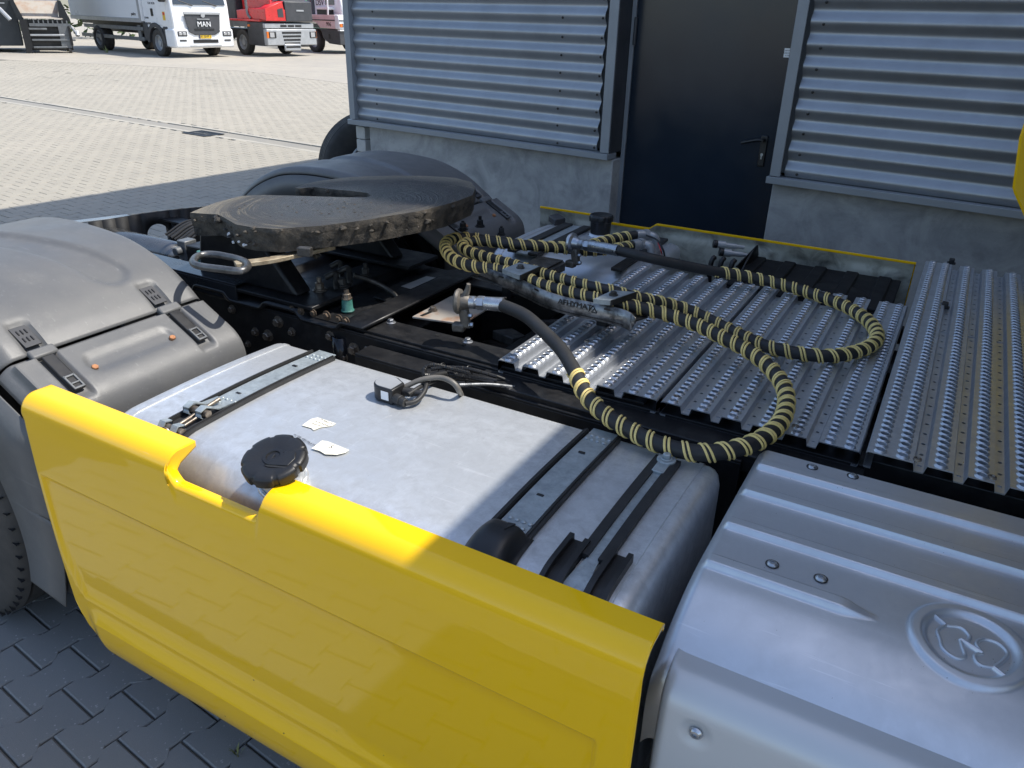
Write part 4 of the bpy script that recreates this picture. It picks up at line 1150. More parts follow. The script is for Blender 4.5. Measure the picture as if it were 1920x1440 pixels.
for i in range(8):
    a = PA_+d_*(lerp(.28, 1.0, i/8)*L_); b = PA_+d_*(lerp(.28, 1.0, (i+1)/8)*L_)
    za = .012*sin(pi*lerp(.28, 1, i/8)); zb_ = .012*sin(pi*lerp(.28, 1, (i+1)/8))
    g.add([a+Vector((0, 0, za+.002)), b+Vector((0, 0, zb_+.002)), b-nb_*.022+Vector((0, 0, zb_+.002)), a-nb_*.022+Vector((0, 0, za+.002))], [(0, 1, 2, 3)])
obj('beam_lip', g, mat('pale lip', (.40, .36, .29), .6), rb_, solid=.003)  # pale strip along the top edge of the dark beam
g = G(); a = PA_-d_*.25; b = PA_+d_*(.27*L_)
g.prism([a, b, b-nb_*.05, a-nb_*.05], (0, 0, .006)); obj('rear_cover', g, mat('blue grey lid', (.16, .18, .20), .25), rb_, bevel=.002)

# ---- deck gratings
def grating(x0, y0, y1, z, W, feats, label=None):
    """feats: list of (kind, xa, xb) across the plate; kind C = raised crown with big collared holes (centre), V valley with small holes, P plain"""
    g = G(); ZV = z-.020
    p = .0275
    def cell(xa, xb, ya, yb, zz, r, collar, seg=12):
        xm, ym = (xa+xb)/2, (ya+yb)/2; hx, hy_ = (xb-xa)/2, (yb-ya)/2; vs = []
        for i in range(seg):
            a = 2*pi*(i+(.5 if seg == 12 else 0))/seg; c_, s_ = cos(a), sin(a); m_ = max(abs(c_), abs(s_)); vs.append((xm+hx*c_/m_, ym+hy_*s_/m_, zz))
        rings = ([(r*1.62, 0), (r*1.34, .0034), (r*1.10, .0052), (r, .0046), (r*.93, -.006)] if collar else [(r, 0), (r*.95, -.003)])
        for rr, dz in rings:
            for i in range(seg):
                a = 2*pi*(i+(.5 if seg == 12 else 0))/seg; vs.append((xm+rr*cos(a), ym+rr*sin(a), zz+dz))
        fs = []
        for q in range(len(rings)):
            for i in range(seg):
                i2 = (i+1) % seg; fs.append((q*seg+i, q*seg+i2, (q+1)*seg+i2, (q+1)*seg+i))
        g.add(vs, fs)
    prof = []
    for k, (kind, xa, xb) in enumerate(feats):
        a, b = x0+xa, x0+xb
        zz = z if kind == 'C' else ZV
        prof += [(a, zz), (b, zz)]
        L = y1-y0; pp = p if kind == 'C' else p*2
        n = int(L/pp); pp = L/n
        for i in range(n):
            cell(a, b, y0+i*pp, y0+(i+1)*pp, zz, .0092 if kind == 'C' else .0050, kind == 'C', 12 if kind == 'C' else 8)
        if k+1 < len(feats):
            k2, xa2, _ = feats[k+1]; a2 = x0+xa2; z2 = z if k2 == 'C' else ZV
            if z2 != zz or abs(a2-b) > 1e-6: g.add([(b, y0, zz), (a2, y0, z2), (a2, y1, z2), (b, y1, zz)], [(0, 1, 2, 3)])
    # folded long edges
    for (xe, sg) in ((prof[0][0], -1), (prof[-1][0], 1)):
        q = [(xe, z), (xe+sg*.003, z-.002), (xe+sg*.004, z-.006), (xe+sg*.004, z-.036), (xe+sg*.001, z-.040), (xe-sg*.012, z-.040)]
        for a, b in zip(q, q[1:]):
            v = [(a[0], y0, a[1]), (b[0], y0, b[1]), (b[0], y1, b[1]), (a[0], y1, a[1])]
            g.add(v, [(0, 1, 2, 3)] if sg > 0 else [(3, 2, 1, 0)])
        prof = [(b[0], b[1]) for b in q[::-1]]+prof if sg < 0 else prof+q[1:]
    # sheet thickness at both cut ends
    for yy, sg in ((y0, 1), (y1, -1)):
        for a, b in zip(prof, prof[1:]):
            g.add([(a[0], yy, a[1]), (b[0], yy, b[1]), (b[0], yy, b[1]-.003), (a[0], yy, a[1]-.003)], [(0, 3, 2, 1) if sg > 0 else (0, 1, 2, 3)])
            g.add([(a[0], yy, a[1]-.003), (b[0], yy, b[1]-.003), (b[0], yy+sg*.05, b[1]-.003), (a[0], yy+sg*.05, a[1]-.003)], [(0, 1, 2, 3) if sg > 0 else (3, 2, 1, 0)])
    o = obj('deck_grating', g, M['plate'], T, smooth=50, label=label)
    return o
def feats_r(W, nn=5):   # wide crown (two rows) at the right end
    f = []; x = 0; C_ = .050; V_ = .024; s = .0048
    w2 = .092
    rest = W-w2; unit = rest/nn
    for k in range(nn):
        f.append(('C', x, x+C_-(0))); f.append(('V', x+C_+s, x+unit-s)); x += unit
    f += [('C', x, x+w2/2), ('C', x+w2/2, W)]
    return f
def feats_l(W):
    return [(k, W-b, W-a) for k, a, b in feats_r(W, 6)[::-1]]
g1 = grating(-1.052, 1.795, 2.925, 1.0, .488, feats_r(.488), 'deck grating with its rear edge in the sun')
g2 = grating(-.545, 1.795, 3.00, 1.0, .494, feats_r(.494))
g3 = grating(-.030, 1.695, 3.445, 1.06, .56, feats_l(.56), 'higher and longer deck grating next to the cab')
for a, b in ((-1.05, -.04),):
    for ya_ in (1.83, 2.20, 2.86): obj('deck_bearer', G().box(a, b, ya_, ya_+.04, .90, .958), M['blacksteel'], T, bevel=.003)
for ya_, za_ in ((1.735, .95), (3.30, .90)): obj('deck_bearer', G().box(-.03, .5, ya_, ya_+.04, za_, 1.018), M['blacksteel'], T, bevel=.003)
obj('deck_tray', G().box(-1.04, .5, 1.95, 2.85, .86, .88), M['blacksteel'], T)
for px, py, z in ((1228, 762, .955), (1390, 805, .955), (1500, 835, .955), (1660, 860, 1.0), (1720, 880, 1.0), (1830, 905, 1.0)):
    c = at(px, py, z-.01); obj('rubber_pad', G().box(c.x-.028, c.x+.028, c.y, c.y+.03, c.z-.03, c.z), M['rubber'], T, bevel=.006)
# bolts in some holes, rubber studs on the high grating
for px, py, z in ((1754, 866, 1.048), (1720, 862, 1.06), (1860, 896, 1.06), (1491, 800, 1.0), (1375, 772, 1.0), (1268, 744, 1.0), (1100, 640, 1.0)):
    c = at(px, py, z); obj('deck_screw', G().lathe(c, (0, 0, 1), [(.0095, 0), (.0085, .004), (.005, .005), (.0035, .0025)], 14), M['bolt'], g3 if z > 1.01 else g2)
for px, py in ((1783, 495), (1770, 578)):
    c = at(px, py, 1.045); obj('rubber_stud', G().box(c.x-.010, c.x+.010, c.y-.014, c.y+.014, c.z, c.z+.022).box(c.x-.016, c.x+.016, c.y-.010, c.y+.010, c.z, c.z+.008), M['rubber'], g3, bevel=.003)
obj('grating_patch', G().box(.052, .30, 2.66, 2.665, 1.0405, 1.0425), M['lgrey'], g3)
c = at(1213, 777, .93); obj('frame_bolt', G().lathe(c, (0, -1, .2), [(.022, 0), (.022, .004)], 20).lathe(c+Vector((0, -.004, 0)), (0, -1, .2), [(.015, 0), (.015, .012), (.012, .014)], 6), M['green'], T)

# ---- battery cover (front right)
BX0, BX1 = -.252, .62; BY0, BY1 = 1.035, 1.63; BZ = 1.030
ribs = [(1.552, BX0+.012, BX1), (1.435, BX0+.012, BX1), (1.300, BX0+.012, BX1), (1.168, BX0+.012, .062)]
CY = [(1.63, 1.030), (1.40, 1.030), (1.20, 1.029), (1.13, 1.024), (1.08, 1.012), (1.03, .993), (.985, .966), (.955, .945), (.94, .90), (.94, .80)]
CC = resample(catmull([Vector((0, y, z)) for y, z in CY], 10), .0028)
def coverz(y):
    for p, q in zip(CC, CC[1:]):
        if q.y <= y <= p.y: return lerp(p.z, q.z, (p.y-y)/max(1e-6, p.y-q.y))
    return 1.03
def cover(u, v):
    x = lerp(BX0, BX1, u); q = CC[min(len(CC)-1, int(round(v*(len(CC)-1))))]; y, z = q.y, q.z; dz = 0
    for yr, xa, xb in ribs:
        w = .021; t = abs(y-yr)
        if t < w+.012:
            endk = sstep(xb, xb-.07, x) if xb < BX1 else 1
            endk *= sstep(xa-.012, xa+.012, x); ww = w*(.4+.6*endk)
            dz = max(dz, .0120*(1-sstep(ww*.55, ww*.95, t))*endk)
    e = x-BX0; z -= .022*max(0, 1-e/.022)**2.0
    ex, ey = (x-.192)/.088, (y-1.185)/.088; r = sqrt(ex*ex+ey*ey)
    dz += .0060*sstep(.74, .82, r)*(1-sstep(.97, 1.05, r))-.0030*(1-sstep(.70, .76, r))
    return (x, y, z+dz)
g = G().surf(cover, 330, len(CC)-1, flip=True)
bc = obj('battery_cover', g, M['alu2'], T, smooth=50)
def side(u, v):
    y = lerp(BY1, .957, u); t = v
    zt = coverz(y)-.022
    return (BX0-.004*min(1, v*6), y, zt-.30*t)
obj('battery_cover_side', G().surf(side, 30, 8), M['alu2'], bc, smooth=50)
# no-step emblem line work
EM = Vector((.192, 1.185, BZ+.0005))
def e3(a, b, dz=0): 
    x, y = EM.x+a*.088, EM.y+b*.088
    return Vector((x, y, coverz(y)-.003+dz))
for pts in ([(-.62, .50), (-.40, .32)], [(.40, -.38), (.66, -.55)], [(-.14, .05), (.22, -.12)]):
    obj('emblem_slash', G().tube([e3(*p) for p in pts], .0046, 8), M['alu2'], bc)
foot1 = [(-.40, .32), (-.15, .40), (.0, .25), (-.02, .10), (-.14, .05)]; foot1b = [(-.40, .32), (-.52, .10), (-.46, -.15), (-.40, -.35), (-.20, -.46), (-.05, -.35), (-.10, -.12), (-.14, .05)]
foot2 = [(.22, -.12), (.12, .10), (.25, .30), (.48, .30), (.62, .12), (.55, -.12), (.45, -.30), (.40, -.38)]; foot2b = [(.22, -.12), (.10, -.25), (.18, -.42), (.40, -.38)]
for f_ in (foot1, foot1b, foot2, foot2b): obj('emblem_outline', G().tube(catmull([e3(*p) for p in f_], 6), .0034, 8), M['alu2'], bc, smooth=60)
ts = mesh('torx_screw', G().lathe((0, 0, 0), (0, 0, 1), [(.0085, 0), (.008, .002), (.0055, .0042), (.0028, .0045), (.0025, .002), (.0003, .002)], 18), M['zinc'])
for px, py in ((1523, 876), (1599, 893), (1448, 1058), (1539, 1085)):
    put(ts, 'torx_screw', at(px, py, BZ+.0012), bc, None, 1.15)
    obj('screw_washer', G().lathe(at(px, py, BZ), (0, 0, 1), [(.0125, 0), (.0125, .0012)], 20), M['dirtsteel'], bc)
# silver lower panel with rounded shoulder
def panel(u, v):
    x = lerp(-.222, .75, u); L = .62; s = v*L; R_ = .055
    y = 0
    zt = .972
    if s < .02: y = .955+(.02-s)*2.2; z = zt-.004*(1-s/.02)
    elif s < .02+R_*1.2: a = (s-.02)/(R_*1.2)*(pi/2)*.86; y = .955-R_*sin(a); z = zt-R_+R_*cos(a)
    else: a = (pi/2)*.86; q = s-.02-R_*1.2; y = .955-R_*sin(a)-q*.10*(1-sstep(0, .3, q)*.7); z = zt-R_+R_*cos(a)-q
    e = x+.222; k = max(0, 1-e/.02)**2; y += .018*k; 
    dd = sqrt((x+.155)**2+(z-.90)**2); y += .006*(1-sstep(.010, .030, dd))
    dd = sqrt((x+.19)**2+(z-.72)**2*.4); y += .006*(1-sstep(.010, .030, dd))
    return (x, y, z)
pn = obj('lower_panel', G().surf(panel, 190, 130, flip=True), M['silver'], T, smooth=60, solid=.004)
pc = Vector((-.155, .902, .90))
o = put(ts, 'torx_screw', pc, pn, (radians(90), 0, 0), 1.35)
obj('panel_core', G().box(-.19, .75, .99, 1.62, .35, .97), M['black'], T, bevel=.01)
obj('front_step_box', G().box(-.20, .70, .97, 1.0, .3, .90), M['black'], T)

# ---- hoses
def hose(pts, r, wrap0, wrap1, name='hydraulic_hose', pitch=.043, label=None):
    P = catmull([at(*p) for p in pts], 8); P = resample(P, .010)
    for _ in range(3): P = [P[0]]+[(P[i-1]+P[i]*2+P[i+1])/4 for i in range(1, len(P)-1)]+[P[-1]]
    h = obj(name, G().tube(P, r, 18), M['rubber'], T, smooth=60, label=label)
    # frames
    Nn = len(P); Tn = [(P[min(i+1, Nn-1)]-P[max(i-1, 0)]).normalized() for i in range(Nn)]; _, u, v = frame(Tn[0]); U = []
    for i in range(Nn):
        u = (u-Tn[i]*u.dot(Tn[i])).normalized(); U.append(u.copy())
    L = [0]
    for a, b in zip(P, P[1:]): L.append(L[-1]+(b-a).length)
    def pos(s):
        import bisect
        i = min(Nn-2, max(0, bisect.bisect_right(L, s)-1)); t = (s-L[i])/(L[i+1]-L[i]); return P[i].lerp(P[i+1], t), U[i].lerp(U[i+1], t).normalized(), Tn[i].lerp(Tn[i+1], t).normalized()
    s0 = L[-1]*wrap0; s1 = L[-1]*wrap1
    g = G()
    for off in (-.0052, .0052):
        q = []; nst = int((s1-s0)/pitch*22)
        for k in range(nst+1):
            s = s0+(s1-s0)*k/nst; ph = (s-s0)/pitch*2*pi
            ph2 = ph+.9*noise.noise(Vector((s*1.3, 0, 3)))*2
            c, uu, tt = pos(min(L[-1]-.001, max(.001, s+off*(1+.35*noise.noise(Vector((s*5, 1, 1)))))))
            vv = tt.cross(uu); q.append(c+(uu*cos(ph2)+vv*sin(ph2))*(r+.0012))
        g.tube(q, .0031, 6)
    # dark tape between the strands
    obj('spiral_guard', g, M['yhose'], h, smooth=60)
    return h
A1 = [(938, 571, 1.118), (982, 590, 1.118), (1013, 616, 1.11), (1051, 654, 1.095), (1076, 694, 1.08), (1097, 738, 1.06), (1122, 766, 1.05), (1154, 791, 1.04), (1180, 806, 1.035), (1219, 826, 1.032), (1258, 840, 1.032), (1297, 848, 1.034), (1335, 849, 1.037), (1374, 843, 1.04), (1413, 831, 1.043), (1444, 812, 1.044), (1468, 784, 1.040), (1475, 749, 1.042), (1468, 722, 1.047), (1452, 699, 1.054), (1429, 676, 1.062), (1394, 652, 1.070), (1355, 633, 1.077), (1316, 613, 1.082), (1258, 592, 1.09), (1199, 577, 1.105), (1151, 568, 1.118), (1112, 559, 1.122), (1086, 553, 1.122), (1034, 540, 1.122), (982, 521, 1.122), (943, 508, 1.122), (881, 498, 1.12), (852, 487, 1.12), (837, 471, 1.118), (836, 456, 1.116), (852, 447, 1.115), (885, 446, 1.112), (925, 452, 1.11), (965, 457, 1.105), (1000, 460, 1.10), (1045, 463, 1.09), (1090, 463, 1.08), (1130, 453, 1.08), (1160, 446, 1.085), (1192, 441, 1.09)]
hose(A1, .0195, .115, .995, label='striped hose that sags over the tank and ends in the near coupling')
B1 = [(1160, 470, 1.125), (1210, 482, 1.12), (1260, 493, 1.10), (1308, 503, 1.08), (1336, 508, 1.07), (1394, 517, 1.055), (1452, 530, 1.04), (1511, 547, 1.032), (1569, 567, 1.029), (1608, 587, 1.028), (1634, 608, 1.028), (1645, 629, 1.028), (1636, 646, 1.028), (1608, 659, 1.028), (1569, 667, 1.028), (1530, 667, 1.028), (1472, 658, 1.028), (1433, 648, 1.028), (1394, 631, 1.028), (1355, 612, 1.030), (1297, 584, 1.050), (1256, 571, 1.07), (1217, 563, 1.09), (1178, 554, 1.105), (1138, 544, 1.115), (1112, 539, 1.12), (1060, 526, 1.122), (1008, 511, 1.122), (956, 495, 1.122), (909, 482, 1.12), (880, 472, 1.12), (867, 462, 1.118), (876, 455, 1.115), (905, 452, 1.12), (950, 457, 1.118), (1000, 461, 1.112), (1055, 466, 1.09), (1105, 471, 1.07), (1150, 467, 1.07), (1186, 460, 1.075)]
hose(B1, .0190, .105, .995, label='striped hose looping across the gratings, ending in the far coupling')
# couplings
def coupling(p0, p1, dull, big):
    """p0 = body centre, p1 = hose end"""
    d = (p1-p0).normalized(); L = (p1-p0).length
    r = .019
    g = G().lathe(p0, d, [(.017, .0), (.020, .012), (.020, .028), (.016, .030), (.016, .036), (.0215, .037)], 24)
    g.lathe(p0, d, [(.0225, .037), (.0225, .056), (.0205, .058)], 6).lathe(p0, d, [(.020, .058), (.0215, .060), (.0215, L-.002), (.0225, L+.004), (.0225, L+.012), (.019, L+.013)], 28)
    cp_ = obj('hose_coupling', g, M['zinc'], T, smooth=40)
    side_ = d.cross(Vector((0, 0, 1))).normalized()
    b = G()
    # claw head: disc facing back along the hose + neck
    b.lathe(p0-d*.030, d, [(.012, -.008), (.036, -.004), (.040, .002), (.038, .010), (.026, .016), (.024, .030), (.020, .040)], 30)
    hd = obj('coupling_head', b, M['cast'] if not dull else M['zinc'], cp_, smooth=45)
    b = G().tube(catmull([p0-d*.01+Vector((0, 0, .015)), p0+d*.002+Vector((0, 0, .036)), p0+d*.008+side_*.004+Vector((0, 0, .060))], 6), lambda t: lerp(.012, .0065, t), 10)
    if not dull: obj('coupling_horn', b, M['cast'], cp_, smooth=60)
    # clamp and foot
    b = G(); f0 = p0-d*.026
    P = [f0+side_*.014+Vector((0, 0, -.02)), f0-side_*.014+Vector((0, 0, -.02)), f0-side_*.012+Vector((0, 0, -.085))+d*.01, f0+side_*.012+Vector((0, 0, -.085))+d*.01]
    b.prism(P, d*.030); b.obox(f0+Vector((0, 0, -.085)), d, side_, (0, 0, 1), .020, .016, .014)
    obj('coupling_foot', b, M['cast'], cp_, bevel=.006, smooth=45)
    obj('foot_bolt', G().hexa(f0+Vector((0, 0, -.075))-side_*.0+d*.034, d, .008, .010).hexa(f0+Vector((0, 0, -.045))+d*.03, d, .007, .010), M['zinc'], cp_)
    return cp_
coupling(at(875, 566, 1.115), at(936, 571, 1.118), False, 1)
coupling(at(1083, 457, 1.115), at(1154, 469, 1.122), True, 1)
# elbow fittings at the far end of the hoses
def fitting(px, py, z, px2, py2, z2):
    a = at(px, py, z); b = at(px2, py2, z2); d = (b-a).normalized()
    g = G().lathe(a, d, [(.022, 0), (.0225, .03), (.018, .032), (.018, .038)], 22).lathe(a+d*.038, d, [(.024, 0), (.024, .018), (.021, .02)], 6)
    g.tube(catmull([a+d*.058, b, b+Vector((.035, .01, -.012)), b+Vector((.045, .01, -.08))], 6), .017, 16)
    g.lathe(b+Vector((.045, .01, -.06)), (0, 0, -1), [(.021, 0), (.021, .02)], 18)
    obj('elbow_fitting', g, M['lgrey'], T, smooth=45)
fitting(1193, 441, 1.09, 1213, 440, 1.09); fitting(1186, 460, 1.075, 1204, 457, 1.075)
cable(a3((1212, 441, 1.10), (1232, 450, 1.09), (1243, 468, 1.06), (1246, 480, 1.02)), .004, 'rubber'); cable(a3((1234, 455, 1.08), (1240, 472, 1.05), (1242, 482, 1.0)), .003, 'redp')
# hose carrier
def car(px, z): return None
TOPC = [(883, 494), (940, 512), (973, 523), (1017, 543.5), (1059, 557), (1113, 568), (1148, 575.5), (1176, 584), (1190, 596)]
BOTC = [(883, 506), (944, 533), (973, 544), (1007, 557), (1048, 573), (1090, 584), (1132, 593), (1165, 602), (1190, 605)]
tops = catmull([at(x, y, 1.128) for x, y in TOPC], 5)
g = G(); vs = []; fs = []; nC = len(tops)
for i, p in enumerate(tops):
    t = i/(nC-1); h = lerp(.030, .056, sstep(0, .25, t))*(1-.70*sstep(.90, 1, t)**2)
    vs += [p, p-Vector((0, 0, h)), ]
for i in range(nC-1): fs.append((2*i, 2*i+1, 2*i+3, 2*i+2))
g.add(vs, fs)
cr = obj('hose_carrier', g, mat('worn galvanised strip', (.33, .33, .32), .42, .8, (.09, .088, .085), 22, .14, .15, 90, lo=.42, hi=.6), T, solid=.005, smooth=40)
g = G(); vs = []; fs = []
for i, p in enumerate(tops[:-6]):
    q = p-Vector((0, 0, .050)); d = (tops[min(i+1, nC-1)]-tops[max(0, i-1)]).normalized(); s_ = Vector((-d.y, d.x, 0))
    if s_.y < 0: s_ = -s_
    vs += [q, q+s_*.115]
for i in range(len(tops[:-6])-1): fs.append((2*i, 2*i+1, 2*i+3, 2*i+2))
obj('carrier_tray', G().add(vs, fs), M['dirtsteel'], cr, solid=.004)
bk = at(800+1500/3.84, 0+590, 1.0)
def clamp_plate(q, zt=1.150):
    P = [at(x, y, zt) for x, y in q]
    g = G().prism([p-Vector((0, 0, .004)) for p in P], (0, 0, .004)); o = obj('clamp_plate', g, M['greyzinc'], cr, bevel=.001)
    a, b = P[0], P[3]; n_ = (P[1]-P[0]).normalized()
    obj('clamp_lip', G().prism([a, b, b-Vector((0, 0, .015)), a-Vector((0, 0, .015))], -n_*.004), M['greyzinc'], cr)
    obj('clamp_lip', G().prism([P[2], P[3], P[3]-Vector((0, 0, .018)), P[2]-Vector((0, 0, .018))], (P[2]-P[1]).normalized()*.004), M['rubber'], cr)
    c = sum(P, Vector())/4; obj('clamp_bolt', G().hexa(c, (0, 0, 1), .010, .009), M['dirtsteel'], cr)
clamp_plate([(943, 504), (973, 492), (1012, 499), (975, 516)]); clamp_plate([(1114, 560), (1148, 544), (1192, 547), (1145, 563)])
i0 = int(nC*.50)
a = tops[int(nC*.505)]; b = tops[int(nC*.60)]; dx = (at(1101, 566, 1.128)-at(1055, 556, 1.128)).normalized()
tm = at(1078, 571, 1.104)
def on_strip(px, py):
    best = None
    for i in range(nC-1):
        p, q = tops[i], tops[i+1]; n_ = (q-p).cross(Vector((0, 0, 1))); d = ray(px, py); t = (p-CAMP).dot(n_)/d.dot(n_); X = CAMP+d*t
        s = (X-p).dot(q-p)/(q-p).length_squared
        if 0 <= s <= 1: best = (X, (q-p).normalized()); break
    return best
X, dd_ = on_strip(1078, 571)
text('carrier_lettering', 'AFHYMAT', .026, M['black'], cr, basis(X-Vector((-dd_.y, dd_.x, 0))*.0022, dd_, (0, 0, 1)), .0014)
X, dd_ = on_strip(1112, 580); c = X-Vector((-dd_.y, dd_.x, 0))*.0015
def tri(a, b): return c+dd_*a+Vector((0, 0, b))
g = G()
for p, q in (((-.014, -.010), (.000, .013)), ((.000, .013), (.014, -.010)), ((-.004, -.010), (.014, -.010)), ((-.004, -.010), (.004, .003))): g.tube([tri(*p), tri(*q)], .0014, 5)
obj('carrier_logo', g, M['black'], cr)
for px, py in ((1006, 543), (940, 519), (1139, 580)):
    r_ = on_strip(px, py)
    if r_:
        X, dd_ = r_; s_ = Vector((-dd_.y, dd_.x, 0)); obj('carrier_slot', G().obox(X-s_*.001, dd_, s_, (0, 0, 1), .011, .001, .0028), M['black'], cr)
# carrier stand
c0 = at(955, 500, 1.07); obj('carrier_stand', G().box(c0.x-.02, c0.x+.02, c0.y-.02, c0.y+.06, .95, 1.075), M['blacksteel'], cr, bevel=.004)
c0 = at(1130, 575, 1.07); obj('carrier_stand', G().box(c0.x-.02, c0.x+.02, c0.y-.0, c0.y+.06, 1.0, 1.075), M['blacksteel'], cr, bevel=.004)
obj('carrier_arm', G().prism([at(x, y, 1.075) for x, y in [(985, 497), (1010, 482), (1056, 490), (1025, 505)]], (0, 0, .006)), M['dirtsteel'], cr, bevel=.002)
obj('carrier_arm', G().prism([at(x, y, 1.073) for x, y in [(1022, 503), (1056, 489), (1060, 493), (1030, 508)]], (0, 0, -.03)), M['dirtsteel'], cr)

# ---- far side of the lorry
sk2 = skirt('side_skirt', -1.79, -.065, 2*YC-.850, -1, 1.050, [(-1.40, -1.215, .028, .05)], M['yellow'], 'far yellow side skirt seen edge-on from inside', .010, True)
def liner(u, v):
    x = lerp(-1.785, -.070, u); z = lerp(1.0435, .55, v); 
    dip = .028*sstep(-1.45, -1.40, x)*(1-sstep(-1.215, -1.165, x)); z -= dip*(1-v)
    y = 2*YC-.850-.018-.012*(1-sstep(0, .06, v))
    for xa, xb, za, zb_ in ((-1.70, -1.62, .93, 1.0), (-1.585, -1.50, .93, 1.005), (-1.10, -.62, .86, 1.01), (-.58, -.35, .86, 1.0), (-.30, -.20, .90, 1.005), (-.18, -.10, .9, 1.0)):
        k = sstep(xa-.01, xa+.02, x)*(1-sstep(xb-.02, xb+.01, x))*sstep(za-.01, za+.015, z)*(1-sstep(zb_-.015, zb_+.008, z)); y += .010*k if int(xa*100) % 2 else -.012*k
    return (x, y, z)
obj('skirt_liner', G().surf(liner, 220, 40), M['liner'], sk2, smooth=60)
ft = tank('far_fuel_tank', -1.70, -1.00, 2.76, 3.335, 1.0, .36, -1, M['alu2'], T)
for xa in (-1.60, -1.50, -1.12): obj('rubber_strip', G().box(xa, xa+.045, 2.78, 3.335, 1.002, 1.016), M['rubber'], ft, bevel=.003)
obj('tank_strap', G().box(-1.555, -1.50, 2.78, 3.335, 1.001, 1.007), M['greyzinc'], ft)
cc = Vector((-1.375, 3.25, 1.0))
obj('filler_neck', G().lathe(cc, (0, 0, 1), [(.055, 0), (.05, .012), (.044, .015), (.044, .03)], 28), M['alu2'], ft, smooth=50)
g = G(); vs = []; fs = []
prof = [(.046, 0), (.048, .052), (.0545, .056), (.056, .075), (.053, .082), (.048, .085), (.040, .082), (.001, .082)]; n = 64
for i, (r, h) in enumerate(prof):
    for k in range(n):
        a = 2*pi*k/n; lob = -.003*(1 if (k % 8) in (0, 1) and 2 <= i <= 4 else 0); vs.append(cc+Vector(((r+lob)*cos(a), (r+lob)*sin(a), .016+h)))
for i in range(len(prof)-1):
    for k in range(n): k2 = (k+1) % n; fs.append((i*n+k, i*n+k2, (i+1)*n+k2, (i+1)*n+k))
obj('filler_cap', G().add(vs, fs), M['black'], ft, smooth=45)
obj('tank_lid', G().lathe((-1.31, 3.03, 1.006), (0, 0, 1), [(.075, 0), (.075, .012), (.06, .016), (.001, .016)], 32), M['dgrey'], ft, smooth=45)
obj('blue_bracket', G().prism([at(x, y, 1.0) for x, y in [(1028, 415), (1047, 411), (1060, 420), (1040, 424)]], (0, 0, .03)), M['dgrey'], ft, bevel=.004)
# far rail top details
r2f = obj('subframe_angle', G().box(-1.8, -.6, 2.40, 2.50, .9635, .972), M['blacksteel'], r2, bevel=.002)
for px, py in ((1007, 473), (1128, 492), (1015, 470)): put(wz, 'flange_bolt', at(px, py, .973), r2)
obj('far_flange', G().box(-1.5, -1.05, 2.56, 2.66, .945, .953).box(-1.5, -1.05, 2.66, 2.668, .86, .953), M['blacksteel'], r2, bevel=.002)
# solenoid valves beside the ribbed box
vc = at(1375, 475, 1.03)
g = G().box(vc.x-.03, vc.x+.06, vc.y+.02, vc.y+.035, .93, 1.06)
sv = obj('valve_bracket', G().prism([at(1378, 500, 1.0), at(1419, 459, 1.075), at(1420, 478, 1.0), at(1398, 510, .96)], (.006, .004, 0)), M['blacksteel'], T, bevel=.002)
for dx_, dz_ in ((0, 0), (.03, -.03)):
    p = at(1345, 458, 1.07)+Vector((dx_, 0, dz_)); q = at(1395, 464, 1.06)+Vector((dx_, 0, dz_))
    g = G().cyl(p, p.lerp(q, .28), .016).cyl(p.lerp(q, .28), p.lerp(q, .72), .011).cyl(p.lerp(q, .72), q, .008); obj('solenoid_valve', g, M['lgrey'], sv, smooth=45)
    obj('valve_knob', G().cyl(p-(q-p).normalized()*.018, p, .017), M['black'], sv, bevel=.003)
for px, py in ((1340, 482), (1358, 484), (1378, 488)):
    c = at(px, py, 1.03); cable([c, c+Vector((-.005, -.015, -.01)), c+Vector((-.008, -.02, -.05)), c+Vector((-.005, -.01, -.12))], .0105, 'black', sv, 'air_hose')
cable(a3((1412, 470, 1.06), (1400, 490, 1.04), (1385, 520, .99)), .004, 'rubber', sv)
# black ribbed plastic box
M['blackbox'] = mat('matt black lid', (.006, .006, .007), .62, 0, (.009, .009, .010), 6, .06, .06, 200, spec=.25)
bb = obj('battery_box', G().box(-.700, -.105, 2.99, 3.36, .60, .985), M['blackbox'], T, bevel=.010)
for k in range(5):
    x = -.665+k*.125
    obj('lid_rib', G().prism([(x-.022, 2.90, .9865), (x+.034, 2.90, .9865), (x+.028, 2.90, .998), (x-.016, 2.90, .998)], (0, .445, 0)), M['blackbox'], bb, bevel=.003)
obj('box_lid', G().box(-.705, -.10, 2.895, 3.365, .975, .986), M['blackbox'], bb, bevel=.003)
obj('lid_dome', G().lathe((-.30, 3.05, .986), (0, 0, 1), [(.115, 0), (.105, .006), (.001, .0065)], 40), M['blackbox'], bb, smooth=60)
obj('far_frame_box', G().box(-1.0, .6, 2.56, 2.60, .60, .90), M['blacksteel'], T)

